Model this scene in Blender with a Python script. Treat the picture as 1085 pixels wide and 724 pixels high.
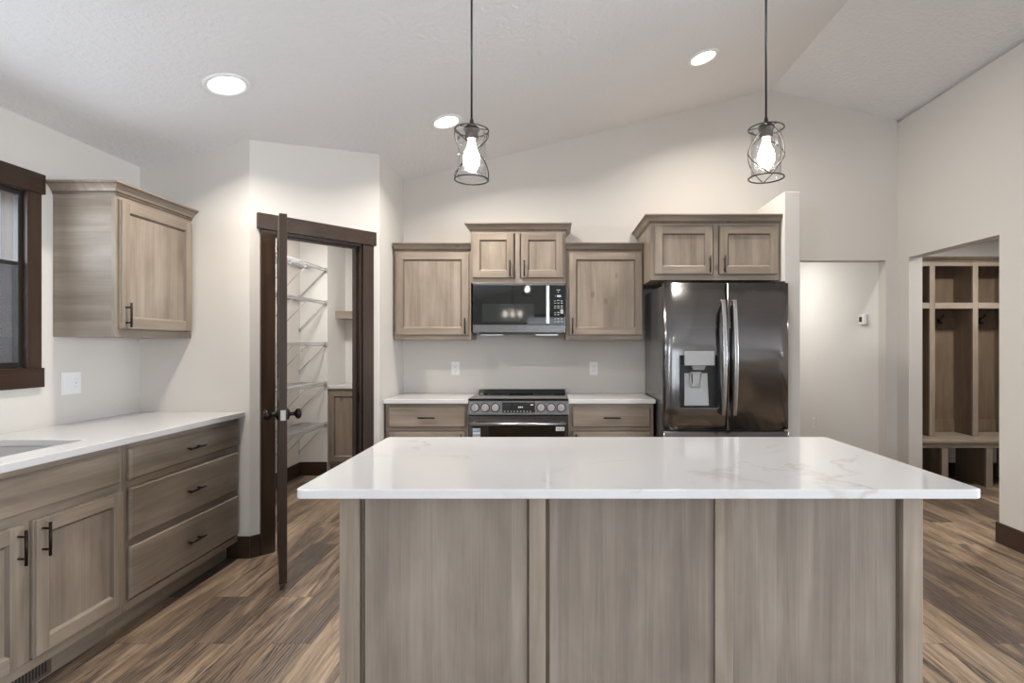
import bpy, bmesh, math, random
from mathutils import Vector, Matrix

random.seed(7)
S = bpy.context.scene
COL = S.collection
for o in list(bpy.data.objects):
    bpy.data.objects.remove(o, do_unlink=True)

# ------------------------------------------------------------------ camera
W, H = 1085, 724
FPX, PX, PY, CZ = 580.0, 584.0, 366.0, 1.33
cam_d = bpy.data.cameras.new('camera')
cam = bpy.data.objects.new('camera', cam_d)
COL.objects.link(cam)
cam_d.sensor_fit = 'HORIZONTAL'
cam_d.sensor_width = 36.0
cam_d.lens = FPX / W * 36.0
cam_d.shift_x = (W / 2 - PX) / W
cam_d.shift_y = (PY - H / 2) / W
cam_d.clip_start = 0.02
cam.location = (0, 0, CZ)
cam.rotation_euler = (math.pi / 2, 0, 0)
S.camera = cam

# ------------------------------------------------------------------ world, exposure, daylight
S.view_settings.view_transform = 'Standard'
S.view_settings.look = 'None'
S.view_settings.gamma = 1.0
S.view_settings.use_curve_mapping = False
S.view_settings.exposure = 0.0
S.cycles.use_denoising = True
S.cycles.max_bounces = 10
S.cycles.diffuse_bounces = 6
S.cycles.glossy_bounces = 5
S.cycles.transparent_max_bounces = 16
S.cycles.caustics_reflective = True
S.cycles.caustics_refractive = False
S.cycles.sample_clamp_indirect = 6.0

world = bpy.data.worlds.new('sky')
S.world = world
world.use_nodes = True
wn = world.node_tree
wn.nodes.clear()
wo = wn.nodes.new('ShaderNodeOutputWorld')
wb = wn.nodes.new('ShaderNodeBackground')
wc = wn.nodes.new('ShaderNodeTexCoord')
ws = wn.nodes.new('ShaderNodeSeparateXYZ')
wr = wn.nodes.new('ShaderNodeValToRGB')
wr.color_ramp.elements[0].position = 0.45
wr.color_ramp.elements[0].color = (0.34, 0.36, 0.38, 1)
wr.color_ramp.elements[1].position = 0.75
wr.color_ramp.elements[1].color = (0.72, 0.82, 0.98, 1)
wm = wn.nodes.new('ShaderNodeMath'); wm.operation = 'MULTIPLY_ADD'
wm.inputs[1].default_value = 0.5; wm.inputs[2].default_value = 0.5
wn.links.new(wc.outputs['Generated'], ws.inputs[0])
wn.links.new(ws.outputs['Z'], wm.inputs[0])
wn.links.new(wm.outputs[0], wr.inputs[0])
wn.links.new(wr.outputs[0], wb.inputs[0])
wb.inputs[1].default_value = 1.0
wn.links.new(wb.outputs[0], wo.inputs[0])


def area_light(name, loc, rot, sx, sy, power, color, shape='RECTANGLE', spread=180):
    d = bpy.data.lights.new(name, 'AREA')
    d.shape = shape
    d.size = sx
    if shape in ('RECTANGLE', 'ELLIPSE'):
        d.size_y = sy
    d.energy = power
    d.color = color
    d.spread = math.radians(spread)
    o = bpy.data.objects.new(name, d)
    o.location = loc
    o.rotation_euler = rot
    COL.objects.link(o)
    return o


DAY = (0.84, 0.92, 1.0)
WARM = (1.0, 0.93, 0.84)
P_REAR, P_SIDE, P_SINK, P_BOUNCE, P_LIVING = 95.0, 360.0, 45.0, 75.0, 650.0
# daylight coming through the window openings (each lies just outside its glass)
area_light('daylight_rear_glass_doors', (0.9, -6.75, 1.25), (math.pi / 2, 0, 0), 3.4, 2.1, P_REAR, DAY)
area_light('daylight_side_window', (-2.86, -2.6, 1.55), (0, -math.pi / 2 + .2, 0), 1.3, 2.2, P_SIDE, DAY)
area_light('daylight_sink_window', (-2.86, 1.75, 1.65), (0, -math.pi / 2, 0), 0.85, 1.6, P_SINK, DAY)
area_light('daylight_living_room_windows', (7.15, -1.4, 1.25), (0, math.pi / 2 - .36, 0), 1.9, 5.0, P_LIVING, DAY)
# light thrown up by the sunlit ground beyond the eave, seen through the sink window
area_light('sunlit_ground_bounce', (-6.0, 1.8, -0.40), (math.pi, 0, 0), 3.6, 4.6, P_BOUNCE, DAY)

# ------------------------------------------------------------------ materials


def new_mat(name):
    m = bpy.data.materials.new(name)
    m.use_nodes = True
    nt = m.node_tree
    b = nt.nodes['Principled BSDF']
    return m, nt, b


def setin(b, **kw):
    names = {'rough': 'Roughness', 'metal': 'Metallic', 'spec': 'Specular IOR Level', 'coat': 'Coat Weight',
             'coat_rough': 'Coat Roughness', 'ior': 'IOR', 'trans': 'Transmission Weight', 'aniso': 'Anisotropic'}
    for k, v in kw.items():
        b.inputs[names[k]].default_value = v


def ramp(nt, stops):
    r = nt.nodes.new('ShaderNodeValToRGB')
    e = r.color_ramp.elements
    while len(e) < len(stops):
        e.new(0.5)
    for el, (p, c) in zip(e, stops):
        el.position = p
        el.color = (*c, 1)
    return r


def noise(nt, vec, scale, detail=4, rough=0.55, dist=0.0):
    n = nt.nodes.new('ShaderNodeTexNoise')
    n.inputs['Scale'].default_value = scale
    n.inputs['Detail'].default_value = detail
    n.inputs['Roughness'].default_value = rough
    n.inputs['Distortion'].default_value = dist
    if vec is not None:
        nt.links.new(vec, n.inputs['Vector'])
    return n


def mapping(nt, vec, scale=(1, 1, 1), rot=(0, 0, 0), loc=(0, 0, 0)):
    m = nt.nodes.new('ShaderNodeMapping')
    m.inputs['Scale'].default_value = scale
    m.inputs['Rotation'].default_value = rot
    m.inputs['Location'].default_value = loc
    nt.links.new(vec, m.inputs['Vector'])
    return m.outputs[0]


def mixc(nt, fac, a, b, mode='MIX'):
    m = nt.nodes.new('ShaderNodeMix')
    m.data_type = 'RGBA'
    m.blend_type = mode
    for sock, v in ((m.inputs[0], fac), (m.inputs[6], a), (m.inputs[7], b)):
        if hasattr(v, 'links'):
            nt.links.new(v, sock)
        elif isinstance(v, (tuple, list)):
            sock.default_value = (*v, 1)
        else:
            sock.default_value = v
    return m.outputs[2]


def bump(nt, b, height, strength=0.2, dist=0.002):
    n = nt.nodes.new('ShaderNodeBump')
    n.inputs['Strength'].default_value = strength
    n.inputs['Distance'].default_value = dist
    nt.links.new(height, n.inputs['Height'])
    nt.links.new(n.outputs[0], b.inputs['Normal'])


def objcoord(nt, rand=True):
    tc = nt.nodes.new('ShaderNodeTexCoord')
    if not rand:
        return tc.outputs['Object']
    oi = nt.nodes.new('ShaderNodeObjectInfo')
    mu = nt.nodes.new('ShaderNodeMath'); mu.operation = 'MULTIPLY'; mu.inputs[1].default_value = 37.0
    nt.links.new(oi.outputs['Random'], mu.inputs[0])
    va = nt.nodes.new('ShaderNodeVectorMath'); va.operation = 'ADD'
    nt.links.new(tc.outputs['Object'], va.inputs[0])
    nt.links.new(mu.outputs[0], va.inputs[1])
    return va.outputs[0]


def plain(name, col, rough=0.5, metal=0.0, spec=0.5, tex=None):
    m, nt, b = new_mat(name)
    b.inputs['Base Color'].default_value = (*col, 1)
    setin(b, rough=rough, metal=metal, spec=spec)
    if tex:
        n = noise(nt, objcoord(nt), tex[0], 3)
        bump(nt, b, n.outputs[0], tex[1], 0.001)
    return m


def paint(name, col, bscale, bstr, rough=0.75, bdist=0.002):
    m, nt, b = new_mat(name)
    v = objcoord(nt, False)
    n1 = noise(nt, v, 1.3, 2)
    c = mixc(nt, n1.outputs[0], tuple(x * 0.97 for x in col), tuple(min(1, x * 1.03) for x in col))
    nt.links.new(c, b.inputs['Base Color'])
    setin(b, rough=rough, spec=0.3)
    n2 = noise(nt, v, bscale, 4, 0.6)
    bump(nt, b, n2.outputs[0], bstr, bdist)
    return m


def wood(name, axis, dark, mid, light, rough=0.42, blot=1.0, fine=1.0, board=0.085, knots=True, step=0.075):
    m, nt, b = new_mat(name)
    v = objcoord(nt)
    st = [17, 17, 17]; st[axis] = 1.1
    fi = [150, 150, 150]; fi[axis] = 3.0
    bl = [5.5, 5.5, 5.5]; bl[axis] = 2.2
    n1 = noise(nt, mapping(nt, v, st), 1.0, 4, 0.5, 0.8)
    n2 = noise(nt, mapping(nt, v, fi), 1.0, 3, 0.6)
    n3 = noise(nt, mapping(nt, v, bl), 1.0, 4, 0.55, 0.5)
    # edge-glued boards: a step in tone every few centimetres across the grain
    sp = nt.nodes.new('ShaderNodeSeparateXYZ')
    nt.links.new(v, sp.inputs[0])
    oth = [i for i in range(3) if i != axis]
    sm = nt.nodes.new('ShaderNodeMath'); sm.operation = 'ADD'
    nt.links.new(sp.outputs[oth[0]], sm.inputs[0]); nt.links.new(sp.outputs[oth[1]], sm.inputs[1])
    dv = nt.nodes.new('ShaderNodeMath'); dv.operation = 'DIVIDE'; dv.inputs[1].default_value = board
    nt.links.new(sm.outputs[0], dv.inputs[0])
    fl = nt.nodes.new('ShaderNodeMath'); fl.operation = 'FLOOR'
    nt.links.new(dv.outputs[0], fl.inputs[0])
    wn_ = nt.nodes.new('ShaderNodeTexWhiteNoise'); wn_.noise_dimensions = '1D'
    nt.links.new(fl.outputs[0], wn_.inputs['W'])
    def madd(x, k, y):
        q = nt.nodes.new('ShaderNodeMath'); q.operation = 'MULTIPLY_ADD'
        nt.links.new(x, q.inputs[0]); q.inputs[1].default_value = k
        if hasattr(y, 'links'): nt.links.new(y, q.inputs[2])
        else: q.inputs[2].default_value = y
        return q.outputs[0]
    val = madd(n1.outputs[0], 0.52, madd(n3.outputs[0], 0.50 * blot, madd(wn_.outputs[0], step, -0.5 * step - 0.01)))
    r1 = ramp(nt, [(0.27, dark), (0.5, mid), (0.73, light)])
    nt.links.new(val, r1.inputs[0])
    r2 = ramp(nt, [(0.30, (0.86, 0.85, 0.845)), (0.62, (1.04, 1.04, 1.04))])
    nt.links.new(n2.outputs[0], r2.inputs[0])
    c = mixc(nt, 0.7 * fine, r1.outputs[0], r2.outputs[0], 'MULTIPLY')
    if knots:
        ks = [5.5, 5.5, 5.5]; ks[axis] = 3.2
        vo = nt.nodes.new('ShaderNodeTexVoronoi')
        vo.inputs['Scale'].default_value = 1.0
        nt.links.new(mapping(nt, v, ks), vo.inputs['Vector'])
        rk = ramp(nt, [(0.05, (1, 1, 1)), (0.13, (0, 0, 0))])
        nt.links.new(vo.outputs['Distance'], rk.inputs[0])
        rs = ramp(nt, [(0.62, (0, 0, 0)), (0.70, (0.55, 0.55, 0.55))])
        nt.links.new(vo.outputs['Color'], rs.inputs[0])
        f = mixc(nt, 1.0, rk.outputs[0], rs.outputs[0], 'MULTIPLY')
        c = mixc(nt, f, c, tuple(x * 0.42 for x in dark))
    nt.links.new(c, b.inputs['Base Color'])
    setin(b, rough=rough, spec=0.4)
    bump(nt, b, n2.outputs[0], 0.05, 0.0006)
    return m


CD, CM, CL = (0.178, 0.141, 0.110), (0.280, 0.228, 0.180), (0.392, 0.328, 0.265)
WX = wood('stained_maple_x', 0, CD, CM, CL)
WY = wood('stained_maple_y', 1, CD, CM, CL)
WZ = wood('stained_maple_z', 2, CD, CM, CL)
WZI = wood('stained_maple_wide_boards', 2, (0.165, 0.134, 0.112), (0.250, 0.208, 0.174), (0.345, 0.293, 0.248), board=0.118, step=0.17)
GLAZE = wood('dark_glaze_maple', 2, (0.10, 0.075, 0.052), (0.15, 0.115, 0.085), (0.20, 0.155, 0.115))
ED, EM, EL = (0.024, 0.0135, 0.009), (0.041, 0.0235, 0.0155), (0.062, 0.036, 0.024)
EX = wood('espresso_alder_x', 0, ED, EM, EL, 0.35)
EY = wood('espresso_alder_y', 1, ED, EM, EL, 0.35)
EZ = wood('espresso_alder_z', 2, ED, EM, EL, 0.35)
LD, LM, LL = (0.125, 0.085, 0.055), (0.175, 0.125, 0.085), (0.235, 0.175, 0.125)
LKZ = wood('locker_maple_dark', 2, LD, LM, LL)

WALL = paint('warm_grey_paint', (0.63, 0.60, 0.563), 140, 0.06)
WHITE_WALL = paint('white_paint', (0.74, 0.725, 0.70), 140, 0.05)
CEIL = paint('textured_ceiling_paint', (0.80, 0.80, 0.815), 34, 0.9, 0.85, 0.009)

WHITE_PLASTIC = plain('white_plastic', (0.80, 0.80, 0.80), 0.35)
GREY_PLASTIC = plain('grey_plastic', (0.42, 0.42, 0.42), 0.4)
BLACK_PLASTIC = plain('black_plastic', (0.012, 0.012, 0.013), 0.3)
DARK_SLOT = plain('dark_slot', (0.02, 0.02, 0.02), 0.8)
BRONZE = plain('oil_rubbed_bronze', (0.022, 0.017, 0.014), 0.38, 0.7)
CAGE = plain('pendant_bronze', (0.045, 0.04, 0.037), 0.4, 0.8)
WIRE = plain('white_coated_wire', (0.40, 0.40, 0.41), 0.35)
SINK = plain('white_sink', (0.62, 0.62, 0.61), 0.25)
VENT = plain('brown_vent_metal', (0.13, 0.10, 0.085), 0.45, 0.3)
BLACK_GLASS = plain('black_glass', (0.008, 0.009, 0.009), 0.035)
MESH_GLASS = plain('door_window_glass', (0.018, 0.022, 0.022), 0.06)
OVEN_GLASS = plain('oven_window_glass', (0.014, 0.010, 0.007), 0.05)
MARK = plain('pale_print', (0.55, 0.57, 0.58), 0.5)
LABEL = plain('white_sticker', (0.78, 0.79, 0.82), 0.5)
LABEL_INK = plain('sticker_ink', (0.08, 0.09, 0.11), 0.6)
LABEL_BLUE = plain('blue_grey_sticker', (0.30, 0.36, 0.44), 0.5)
SILVER = plain('brushed_silver', (0.62, 0.62, 0.62), 0.28, 1.0)
DISP = plain('dispenser_silver', (0.40, 0.40, 0.40), 0.33, 0.6)
KNOB_FACE = plain('satin_knob', (0.62, 0.61, 0.60), 0.32, 0.6)
EXTERIOR = plain('exterior_ground', (0.16, 0.17, 0.13), 0.95)


def stainless(name, col, rough, aniso_axis=0, wav=0.0):
    m, nt, b = new_mat(name)
    v = objcoord(nt)
    sc = [2, 300, 300] if aniso_axis == 0 else [300, 300, 2]
    n = noise(nt, mapping(nt, v, sc), 1.0, 2)
    r = ramp(nt, [(0.3, tuple(x * 0.93 for x in col)), (0.7, tuple(x * 1.07 for x in col))])
    nt.links.new(n.outputs[0], r.inputs[0])
    nt.links.new(r.outputs[0], b.inputs['Base Color'])
    setin(b, rough=rough, metal=1.0)
    if wav:
        n2 = noise(nt, mapping(nt, v, (3.5, 3.5, 2.2)), 1.0, 1)
        bump(nt, b, n2.outputs[0], 1.0, wav)
    return m


FRIDGE = stainless('black_stainless', (0.195, 0.190, 0.190), 0.17, 0, 0.016)
FRIDGE_SIDE = plain('fridge_side_enamel', (0.085, 0.085, 0.088), 0.22)
STEEL = stainless('dark_stainless', (0.155, 0.153, 0.153), 0.27)


def quartz():
    m, nt, b = new_mat('veined_white_quartz')
    v = objcoord(nt, False)
    n0 = noise(nt, v, 1.4, 5, 0.6)
    vm = nt.nodes.new('ShaderNodeVectorMath'); vm.operation = 'MULTIPLY_ADD'
    nt.links.new(n0.outputs['Color'], vm.inputs[0])
    vm.inputs[1].default_value = (0.9, 0.9, 0.9)
    nt.links.new(v, vm.inputs[2])
    n1 = noise(nt, vm.outputs[0], 1.15, 3, 0.5)
    # thin band of the noise gives a vein
    sub = nt.nodes.new('ShaderNodeMath'); sub.operation = 'SUBTRACT'; sub.inputs[1].default_value = 0.5
    ab = nt.nodes.new('ShaderNodeMath'); ab.operation = 'ABSOLUTE'
    nt.links.new(n1.outputs[0], sub.inputs[0]); nt.links.new(sub.outputs[0], ab.inputs[0])
    r = ramp(nt, [(0.0, (1, 1, 1)), (0.004, (0.8, 0.8, 0.8)), (0.016, (0, 0, 0))])
    nt.links.new(ab.outputs[0], r.inputs[0])
    n2 = noise(nt, v, 2.1, 2)
    r2 = ramp(nt, [(0.46, (0, 0, 0)), (0.66, (1, 1, 1))])
    nt.links.new(n2.outputs[0], r2.inputs[0])
    f = mixc(nt, 1.0, r.outputs[0], r2.outputs[0], 'MULTIPLY')
    sp = noise(nt, v, 260, 2)
    base = mixc(nt, sp.outputs[0], (0.63, 0.62, 0.618), (0.70, 0.692, 0.69))
    c = mixc(nt, f, base, (0.54, 0.515, 0.49))
    nt.links.new(c, b.inputs['Base Color'])
    setin(b, rough=0.07, spec=0.5)
    return m


QUARTZ = quartz()


def glass_thin(name, tint=(1, 1, 1), gloss=1.0, rough=0.0):
    m = bpy.data.materials.new(name)
    m.use_nodes = True
    nt = m.node_tree
    nt.nodes.clear()
    out = nt.nodes.new('ShaderNodeOutputMaterial')
    tr = nt.nodes.new('ShaderNodeBsdfTransparent'); tr.inputs[0].default_value = (*tint, 1)
    gl = nt.nodes.new('ShaderNodeBsdfGlossy'); gl.inputs[1].default_value = rough
    fr = nt.nodes.new('ShaderNodeLayerWeight'); fr.inputs[0].default_value = 0.5
    pw = nt.nodes.new('ShaderNodeMath'); pw.operation = 'POWER'; pw.inputs[1].default_value = 4.0
    mu = nt.nodes.new('ShaderNodeMath'); mu.operation = 'MULTIPLY_ADD'
    mu.inputs[1].default_value = 0.8 * gloss; mu.inputs[2].default_value = 0.035 * gloss
    mx = nt.nodes.new('ShaderNodeMixShader')
    nt.links.new(fr.outputs['Facing'], pw.inputs[0])
    nt.links.new(pw.outputs[0], mu.inputs[0])
    nt.links.new(mu.outputs[0], mx.inputs[0])
    nt.links.new(tr.outputs[0], mx.inputs[1]); nt.links.new(gl.outputs[0], mx.inputs[2])
    nt.links.new(mx.outputs[0], out.inputs[0])
    return m


PANE = glass_thin('window_glass')
SHADE_GLASS = glass_thin('clear_shade_glass', (0.97, 0.97, 0.97))


def screen_mat():
    m = bpy.data.materials.new('insect_screen_mesh')
    m.use_nodes = True
    nt = m.node_tree
    nt.nodes.clear()
    out = nt.nodes.new('ShaderNodeOutputMaterial')
    tr = nt.nodes.new('ShaderNodeBsdfTransparent')
    df = nt.nodes.new('ShaderNodeBsdfDiffuse'); df.inputs[0].default_value = (0.10, 0.10, 0.11, 1)
    mx = nt.nodes.new('ShaderNodeMixShader'); mx.inputs[0].default_value = 0.55
    nt.links.new(tr.outputs[0], mx.inputs[1]); nt.links.new(df.outputs[0], mx.inputs[2])
    nt.links.new(mx.outputs[0], out.inputs[0])
    return m


SCREEN = screen_mat()


def emit(name, col, s):
    m = bpy.data.materials.new(name)
    m.use_nodes = True
    nt = m.node_tree
    nt.nodes.clear()
    out = nt.nodes.new('ShaderNodeOutputMaterial')
    e = nt.nodes.new('ShaderNodeEmission')
    e.inputs[0].default_value = (*col, 1)
    e.inputs[1].default_value = s
    nt.links.new(e.outputs[0], out.inputs[0])
    return m


LENS = emit('lit_lamp_lens', (1.0, 0.95, 0.88), 9.0)
BULB = emit('lit_bulb', (1.0, 0.90, 0.77), 60.0)
DISPLAY = emit('lit_display', (0.75, 0.88, 1.0), 0.8)


def plank_floor():
    m, nt, b = new_mat('vinyl_plank_floor')
    tc = nt.nodes.new('ShaderNodeTexCoord')
    v = mapping(nt, tc.outputs['Object'], rot=(0, 0, math.pi / 2))
    br = nt.nodes.new('ShaderNodeTexBrick')
    br.offset = 0.37; br.offset_frequency = 2
    br.inputs['Color1'].default_value = (0, 0, 0, 1)
    br.inputs['Color2'].default_value = (1, 1, 1, 1)
    br.inputs['Mortar'].default_value = (0.5, 0.5, 0.5, 1)
    br.inputs['Scale'].default_value = 1.0
    br.inputs['Mortar Size'].default_value = 0.0012
    br.inputs['Mortar Smooth'].default_value = 0.1
    br.inputs['Bias'].default_value = 0.0
    br.inputs['Brick Width'].default_value = 1.22
    br.inputs['Row Height'].default_value = 0.178
    nt.links.new(v, br.inputs['Vector'])
    sep = nt.nodes.new('ShaderNodeSeparateColor')
    nt.links.new(br.outputs['Color'], sep.inputs[0])
    tint = sep.outputs[0]
    # shift the grain by a different amount in each plank
    mu = nt.nodes.new('ShaderNodeMath'); mu.operation = 'MULTIPLY'; mu.inputs[1].default_value = 53.0
    nt.links.new(tint, mu.inputs[0])
    cb = nt.nodes.new('ShaderNodeCombineXYZ')
    nt.links.new(mu.outputs[0], cb.inputs[2]); nt.links.new(mu.outputs[0], cb.inputs[1])
    va = nt.nodes.new('ShaderNodeVectorMath'); va.operation = 'ADD'
    nt.links.new(v, va.inputs[0]); nt.links.new(cb.outputs[0], va.inputs[1])
    def madd(x, k, y):
        q = nt.nodes.new('ShaderNodeMath'); q.operation = 'MULTIPLY_ADD'
        nt.links.new(x, q.inputs[0]); q.inputs[1].default_value = k
        if hasattr(y, 'links'): nt.links.new(y, q.inputs[2])
        else: q.inputs[2].default_value = y
        return q.outputs[0]
    g1 = noise(nt, mapping(nt, va.outputs[0], (0.8, 8, 1)), 1.0, 5, 0.62, 1.4)
    g2 = noise(nt, mapping(nt, va.outputs[0], (4.0, 75, 1)), 1.0, 4, 0.65, 0.6)
    g3 = noise(nt, mapping(nt, va.outputs[0], (1.0, 7.5, 1)), 1.0, 3, 0.55, 1.2)
    wv = nt.nodes.new('ShaderNodeTexWave')
    wv.wave_type = 'BANDS'; wv.bands_direction = 'Y'
    wv.inputs['Scale'].default_value = 2.2
    wv.inputs['Distortion'].default_value = 9.0
    wv.inputs['Detail'].default_value = 3.0
    wv.inputs['Detail Scale'].default_value = 1.3
    nt.links.new(mapping(nt, va.outputs[0], (1.4, 9, 1)), wv.inputs['Vector'])
    base = ramp(nt, [(0.30, (0.125, 0.092, 0.068)), (0.43, (0.215, 0.155, 0.108)), (0.55, (0.315, 0.230, 0.158)), (0.68, (0.46, 0.345, 0.240))])
    nt.links.new(madd(g1.outputs[0], 0.75, madd(tint, 0.26, 0.0)), base.inputs[0])
    fine = ramp(nt, [(0.36, (0.48, 0.45, 0.44)), (0.58, (1.1, 1.1, 1.1))])
    nt.links.new(g2.outputs[0], fine.inputs[0])
    c = mixc(nt, 0.75, base.outputs[0], fine.outputs[0], 'MULTIPLY')
    # smoky charcoal-brown zones with cathedral figure inside them
    st = ramp(nt, [(0.46, (0, 0, 0)), (0.57, (1, 1, 1))])
    nt.links.new(madd(g3.outputs[0], 1.0, madd(tint, -0.12, 0.06)), st.inputs[0])
    wf = ramp(nt, [(0.15, (0.55, 0.55, 0.55)), (0.65, (0.95, 0.95, 0.95))])
    nt.links.new(wv.outputs['Fac'], wf.inputs[0])
    f = mixc(nt, 1.0, st.outputs[0], wf.outputs[0], 'MULTIPLY')
    dk = mixc(nt, wv.outputs['Fac'], (0.135, 0.104, 0.086), (0.052, 0.040, 0.034))
    c = mixc(nt, f, c, dk)
    c = mixc(nt, br.outputs['Fac'], c, (0.03, 0.022, 0.016))
    nt.links.new(c, b.inputs['Base Color'])
    setin(b, rough=0.38, spec=0.4)
    bump(nt, b, g2.outputs[0], 0.12, 0.0008)
    return m


FLOOR = plank_floor()

# ------------------------------------------------------------------ mesh builder


class B:
    """collects solids; T maps builder coordinates to world (or local) ones"""

    def __init__(self, T=None):
        self.v, self.f, self.mi, self.sm = [], [], [], []
        self.T = T or (lambda a, b, c: (a, b, c))

    def add(self, verts, faces, mi=0, smooth=False, raw=False):
        n = len(self.v)
        self.v += [tuple(p) if raw else self.T(*p) for p in verts]
        for f in faces:
            self.f.append(tuple(n + i for i in f))
            self.mi.append(mi)
            self.sm.append(smooth)
        return self

    def box(self, a0, a1, b0, b1, c0, c1, mi=0):
        vs = [(a, b, c) for a in (a0, a1) for b in (b0, b1) for c in (c0, c1)]
        return self.add(vs, [(0, 1, 3, 2), (4, 6, 7, 5), (0, 4, 5, 1), (2, 3, 7, 6), (0, 2, 6, 4), (1, 5, 7, 3)], mi)

    def loft(self, loops, mi=0, caps=True, smooth=False, closed=True):
        """loops: equally long lists of points"""
        k = len(loops[0])
        vs = [p for lp in loops for p in lp]
        fs = []
        for i in range(len(loops) - 1):
            for j in range(k if closed else k - 1):
                j2 = (j + 1) % k
                fs.append((i * k + j, i * k + j2, (i + 1) * k + j2, (i + 1) * k + j))
        self.add(vs, fs, mi, smooth)
        if caps and closed:
            n = len(self.v) - len(vs)
            for lp in (0, len(loops) - 1):
                self.f.append(tuple(n + lp * k + j for j in range(k)))
                self.mi.append(mi); self.sm.append(False)
        return self

    def prism(self, pts, axis, lo, hi, mi=0):
        """pts: polygon in the other two axes (in axis order)"""
        def put(p, h):
            q = list(p)
            q.insert(axis, h)
            return tuple(q)
        return self.loft([[put(p, lo) for p in pts], [put(p, hi) for p in pts]], mi)

    def tube(self, pts, r, n=8, mi=0, closed=False):
        P = [Vector(p) for p in pts]
        N = len(P)
        loops = []
        ref = None
        for i in range(N):
            if closed:
                t = (P[(i + 1) % N] - P[(i - 1) % N]).normalized()
            else:
                t = (P[min(i + 1, N - 1)] - P[max(i - 1, 0)]).normalized()
            if ref is None:
                ref = Vector((0, 0, 1)) if abs(t.z) < 0.9 else Vector((1, 0, 0))
            u = (ref - t * ref.dot(t)).normalized()
            ref = u
            w = t.cross(u)
            rr = r[i] if isinstance(r, (list, tuple)) else r
            loops.append([P[i] + (u * math.cos(2 * math.pi * k / n) + w * math.sin(2 * math.pi * k / n)) * rr for k in range(n)])
        if closed:
            loops.append(loops[0])
        return self.loft(loops, mi, caps=not closed, smooth=True)

    def lathe(self, prof, c, axis=2, n=24, mi=0, smooth=True, caps=True):
        """prof: (radius, height along axis)"""
        loops = []
        for r, h in prof:
            lp = []
            for k in range(n):
                a = 2 * math.pi * k / n
                q = [r * math.cos(a), r * math.sin(a)]
                q.insert(axis, h)
                lp.append((c[0] + q[0], c[1] + q[1], c[2] + q[2]))
            loops.append(lp)
        return self.loft(loops, mi, caps, smooth)

    def build(self, name, mats, parent=None, origin=None, bevel=0.0, seg=2):
        me = bpy.data.meshes.new(name)
        o = bpy.data.objects.new(name, me)
        COL.objects.link(o)
        if origin is None:
            origin = ROOT.get(parent.name, (0, 0, 0)) if parent is not None else (0, 0, 0)
        vs = [(p[0] - origin[0], p[1] - origin[1], p[2] - origin[2]) for p in self.v]
        me.from_pydata(vs, [], self.f)
        if not isinstance(mats, (list, tuple)):
            mats = [mats]
        for m in mats:
            me.materials.append(m)
        for p, mi, sm in zip(me.polygons, self.mi, self.sm):
            p.material_index = mi
            p.use_smooth = sm
        bm = bmesh.new()
        bm.from_mesh(me)
        bmesh.ops.recalc_face_normals(bm, faces=bm.faces)
        bm.to_mesh(me)
        bm.free()
        if parent is not None:
            o.parent = parent
            ROOT[o.name] = origin
        else:
            o.location = origin
            ROOT[o.name] = origin
        if bevel:
            md = o.modifiers.new('edge', 'BEVEL')
            md.width = bevel
            md.segments = seg
            md.limit_method = 'ANGLE'
            md.angle_limit = math.radians(40)
        return o


ROOT = {}


def tag(o, label, cat, group=None, kind=None):
    o['label'] = label
    o['category'] = cat
    if group:
        o['group'] = group
    if kind:
        o['kind'] = kind
    return o


def thing(name, label, cat, loc=(0, 0, 0), group=None, rotz=0.0, kind=None):
    o = bpy.data.objects.new(name, None)
    o.empty_display_size = 0.1
    COL.objects.link(o)
    o.location = loc
    o.rotation_euler = (0, 0, rotz)
    ROOT[o.name] = tuple(loc) if not rotz else (0, 0, 0)
    return tag(o, label, cat, group, kind)


def dup(root, loc, label, group=None, rotz=None):
    r = root.copy()
    COL.objects.link(r)
    r.location = loc
    if rotz is not None:
        r.rotation_euler = (0, 0, rotz)
    r['label'] = label
    if group:
        r['group'] = group
    for ch in list(root.children):
        c = ch.copy()
        COL.objects.link(c)
        c.parent = r
        for g in list(ch.children):
            d = g.copy()
            COL.objects.link(d)
            d.parent = c
    return r


def struct(name, b, mats, label, cat, bevel=0.0):
    return tag(b.build(name, mats, bevel=bevel), label, cat, kind='structure')


# ------------------------------------------------------------------ the room
XL, XR, YB, YE, YR = -2.57, 3.018, 4.774, 3.42, -6.5   # left, right, back wall, end of the sink run, rear wall
TH = 0.114
SL = 0.249                                   # 3-in-12 ceiling pitch
RIDGE = 1.92
XLIV, YRW = 6.8, 2.0                        # living room beyond, and where the right wall ends
def cz(x):
    return 2.443 + SL * (x - XL) if x <= RIDGE else 2.443 + SL * (RIDGE - XL) - SL * 0.97 * (x - RIDGE)
RX = -1.288                                  # return wall beside the pantry
PAY = 6.09                                   # far wall of the pantry niche


def wall_strip(b, p, q, thick, lo, hi_a, hi_b, side=1):
    """a straight piece of wall; thick to the left (side=1) of p->q"""
    dx, dy = q[0] - p[0], q[1] - p[1]
    L = math.hypot(dx, dy)
    nx, ny = -dy / L * thick * side, dx / L * thick * side
    ring = [(p[0], p[1]), (q[0], q[1]), (q[0] + nx, q[1] + ny), (p[0] + nx, p[1] + ny)]
    his = [hi_a, hi_b, hi_b, hi_a]
    b.loft([[(x, y, lo) for x, y in ring], [(x, y, h) for (x, y), h in zip(ring, his)]])


# floor
b = B()
b.box(-2.72, 7.0, -6.7, 8.2, -0.12, 0.0)
struct('floor', b, FLOOR, 'brown vinyl plank floor running through kitchen, pantry and mudroom', 'floor')
b = B()
b.box(-30, 30, -30, 30, -0.5, -0.45)
struct('ground', b, EXTERIOR, 'ground outside the windows', 'ground')

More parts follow.
